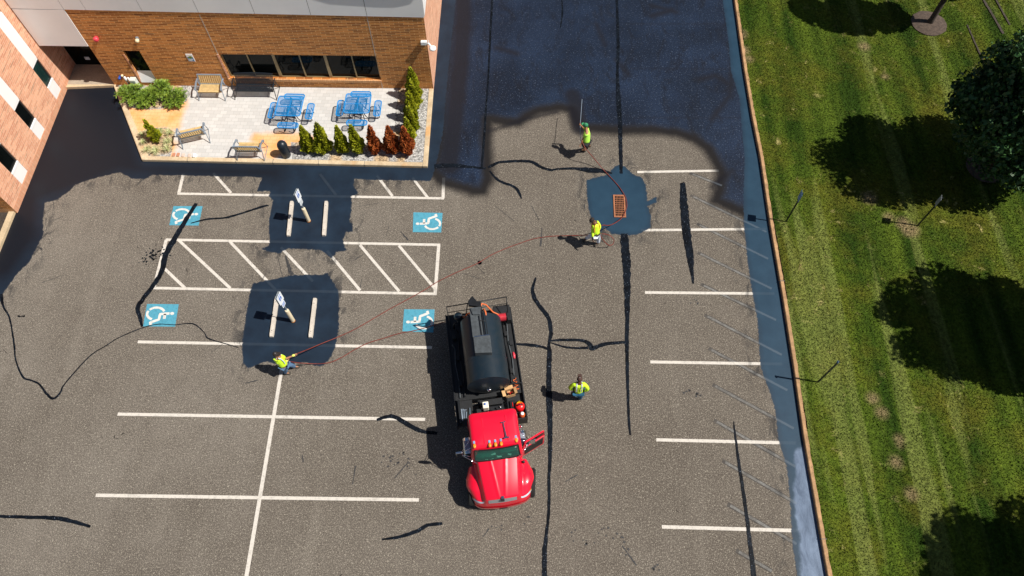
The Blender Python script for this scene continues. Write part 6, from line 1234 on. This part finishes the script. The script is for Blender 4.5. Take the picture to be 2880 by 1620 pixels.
# worker with the spray wand (faces left and a little up the picture)
J = dict(head=g_(1647, 354, 1.66), shL=g_(1650, 379, 1.45), shR=g_(1651, 362, 1.45), elL=g_(1640, 389, 1.14), wrL=g_(1637, 397, 1.05), elR=g_(1642, 362, 1.24), wrR=g_(1638.5, 358, 1.33),
         hipL=g_(1645, 404, 0.93), hipR=g_(1652, 396, 0.93), knL=g_(1642, 412, 0.50), knR=g_(1654, 404, 0.50), ankL=g_(1645, 424, 0.09), ankR=g_(1659, 411, 0.16))
person(fit(J), 'worker in a green cap and lime shirt holding a long spray wand', M['skin'], M['hivis_lime'], 'short', M['black_cloth'], 'short', M['green_cap'], True, None, (-0.9, 0.45, -0.1), boots=M['boot']); W1 = dict(J)
# worker steadying the hose by the drain, pale trousers
J = dict(head=g_(1664, 621, 1.60), shL=g_(1680, 623, 1.42), shR=g_(1669, 637, 1.38), elL=g_(1688, 640, 1.16), wrL=g_(1674, 661, 1.00), elR=g_(1667, 650, 1.12), wrR=g_(1667, 663, 0.98), hipL=g_(1680, 655, 0.93), hipR=g_(1672, 659, 0.93),
         knL=g_(1683, 670, 0.50), knR=g_(1660, 664, 0.50), ankL=g_(1682, 683, 0.09), ankR=g_(1648, 671, 0.09))
person(fit(J), 'worker in an orange and yellow vest and pale trousers beside the drain', M['skin_dark'], M['hivis'], 'long', M['white_cloth'], 'long', M['hair'], False, M['black_cloth'], (-0.75, -0.6, -0.15), stripes='vest'); W2 = dict(J)
# worker hauling the hose at the lower patch
J = dict(head=g_(777, 998, 1.66), shL=g_(789, 1000, 1.45), shR=g_(777, 1012, 1.42), elL=g_(803, 1008, 1.20), wrL=g_(822, 1001, 1.18), elR=g_(785, 1025, 1.15), wrR=g_(803, 1017, 1.05), hipL=g_(801, 1022, 0.93), hipR=g_(795, 1031, 0.93),
         knL=g_(818, 1026, 0.50), knR=g_(804, 1038, 0.50), ankL=g_(829, 1031, 0.09), ankR=g_(803, 1049, 0.09))
person(fit(J), 'worker in a yellow vest, dark hat and jeans pulling a red hose', M['skin'], M['hivis'], 'short', M['jeans'], 'long', M['hair'], True, M['glove_y'], (0.9, 0.1, -0.2), stripes='tape', long_hair=True); W3_ = dict(J)
# supervisor with hands on hips, seen from behind
J = dict(head=g_(1630, 1067, 1.68), shL=g_(1614, 1080, 1.46), shR=g_(1645, 1081, 1.46), elL=g_(1601, 1091, 1.20), wrL=g_(1611, 1097, 1.02), elR=g_(1655, 1094, 1.20), wrR=g_(1645, 1100, 1.02), hipL=g_(1621, 1100, 0.93), hipR=g_(1634, 1101, 0.93),
         knL=g_(1617, 1107, 0.50), knR=g_(1634, 1111, 0.50), ankL=g_(1613, 1112, 0.09), ankR=g_(1631, 1121, 0.09))
person(fit(J), 'man in yellow top with hands on hips, back turned, right of the truck', M['skin_dark'], M['hivis'], 'long', M['jeans_dark'], 'long', M['brown_cap'], True, None, (0.05, 1, -0.1), stripes='tape')

# ------------------------------------------------------------------ hoses, wand, nozzle
def smooth_path(P, n=6):
    P = [Vector(p) for p in P]; out = []
    for i in range(len(P) - 1):
        p0, p1, p2, p3 = P[max(i - 1, 0)], P[i], P[i + 1], P[min(i + 2, len(P) - 1)]
        for k in range(n):
            t = k / n; out.append(0.5 * ((2 * p1) + (p2 - p0) * t + (2 * p0 - 5 * p1 + 4 * p2 - p3) * t * t + (3 * p1 - p0 - 3 * p2 + p3) * t ** 3))
    out.append(P[-1]); return [Vector((p.x, p.y, max(p.z, 0.016))) for p in out]
def hose(P, label, r=0.0165, mat='hose'):
    mb = MB(); mb.tube(smooth_path([G(x, y, z) for x, y, z in P], 6), r, 8); o = mb.build('hose', M[mat], smooth=True); tag(o, label, 'hose', 'sealer hoses run across the asphalt'); return o
hose([(W3_ and 824, 999, 1.15), (842, 992, 0.9), (870, 981, 0.55), (905, 966, 0.25), (950, 948, 0.05), (1000, 925, 0.02), (1050, 896, 0.02), (1100, 867, 0.02), (1150, 840, 0.02), (1200, 812, 0.02), (1226, 795, 0.02), (1280, 768, 0.02), (1340, 742, 0.02), (1380, 718, 0.02), (1420, 700, 0.02), (1460, 685, 0.02), (1500, 672, 0.02), (1545, 665, 0.02), (1590, 663, 0.02), (1630, 662, 0.10), (1664, 661, 0.55), (1680, 659, 0.70), (1700, 658, 0.66), (1716, 663, 0.5), (1726, 674, 0.36), (1724, 686, 0.25), (1714, 690, 0.25), (1703, 683, 0.45), (1692, 668, 0.75), (1686, 655, 0.95), (1684, 645, 1.1)],
     'long red hose across the asphalt, looping beside the man in pale trousers')
hose([(1686, 636, 1.0), (1697, 633, 0.85), (1711, 634, 0.6), (1724, 630, 0.4), (1739, 621, 0.2), (1751, 610, 0.08), (1759, 594, 0.05), (1763, 577, 0.05), (1759, 554, 0.05), (1740, 524, 0.03), (1714, 495, 0.03), (1695, 475, 0.1), (1680, 457, 0.3), (1665, 439, 0.55), (1652, 424, 0.8), (1643, 411, 0.95), (1637, 398, 1.05)],
     'red hose curving over the drain grate up to the worker with the wand')
hose([(806, 1015, 1.05), (822, 1018, 0.7), (845, 1021, 0.35), (886, 1023, 0.05), (912, 1022, 0.02), (935, 1017, 0.02), (965, 1003, 0.02), (991, 987, 0.02), (1015, 974, 0.02), (1040, 963, 0.02), (1080, 951, 0.02), (1122, 938, 0.02), (1160, 931, 0.02), (1196, 922, 0.02), (1225, 913, 0.05), (1250, 905, 0.3), (1275, 896, 0.7), (1292, 888, 1.1)],
     'shorter red hose running from the yellow vested worker to the rear of the truck')
tipx = G(1637, 279, WTZ := 1.45); a_ = W1['wrR']; a2 = W1['wrL']
root = empty('spray_wand', (a_.x, a_.y, 0), 0, 'thin grey spray wand held out over the fresh black coat', 'spray wand'); L = lambda p: Vector(p) - Vector((a_.x, a_.y, 0))
mb = MB(); mb.tube([L(a2 + Vector((-.03, 0.0, 0.0))), L(a_ + Vector((-0.03, 0.03, 0.02))), L(tipx)], 0.013, 6); mb.build('lance', M['galv'], root); mb = MB(); d = (L(tipx) - L(a_)).normalized(); mb.tube([L(tipx), L(tipx) + Vector((0.10, 0.05, -0.06))], 0.014, 6); mb.build('nozzle', M['tar'], root)
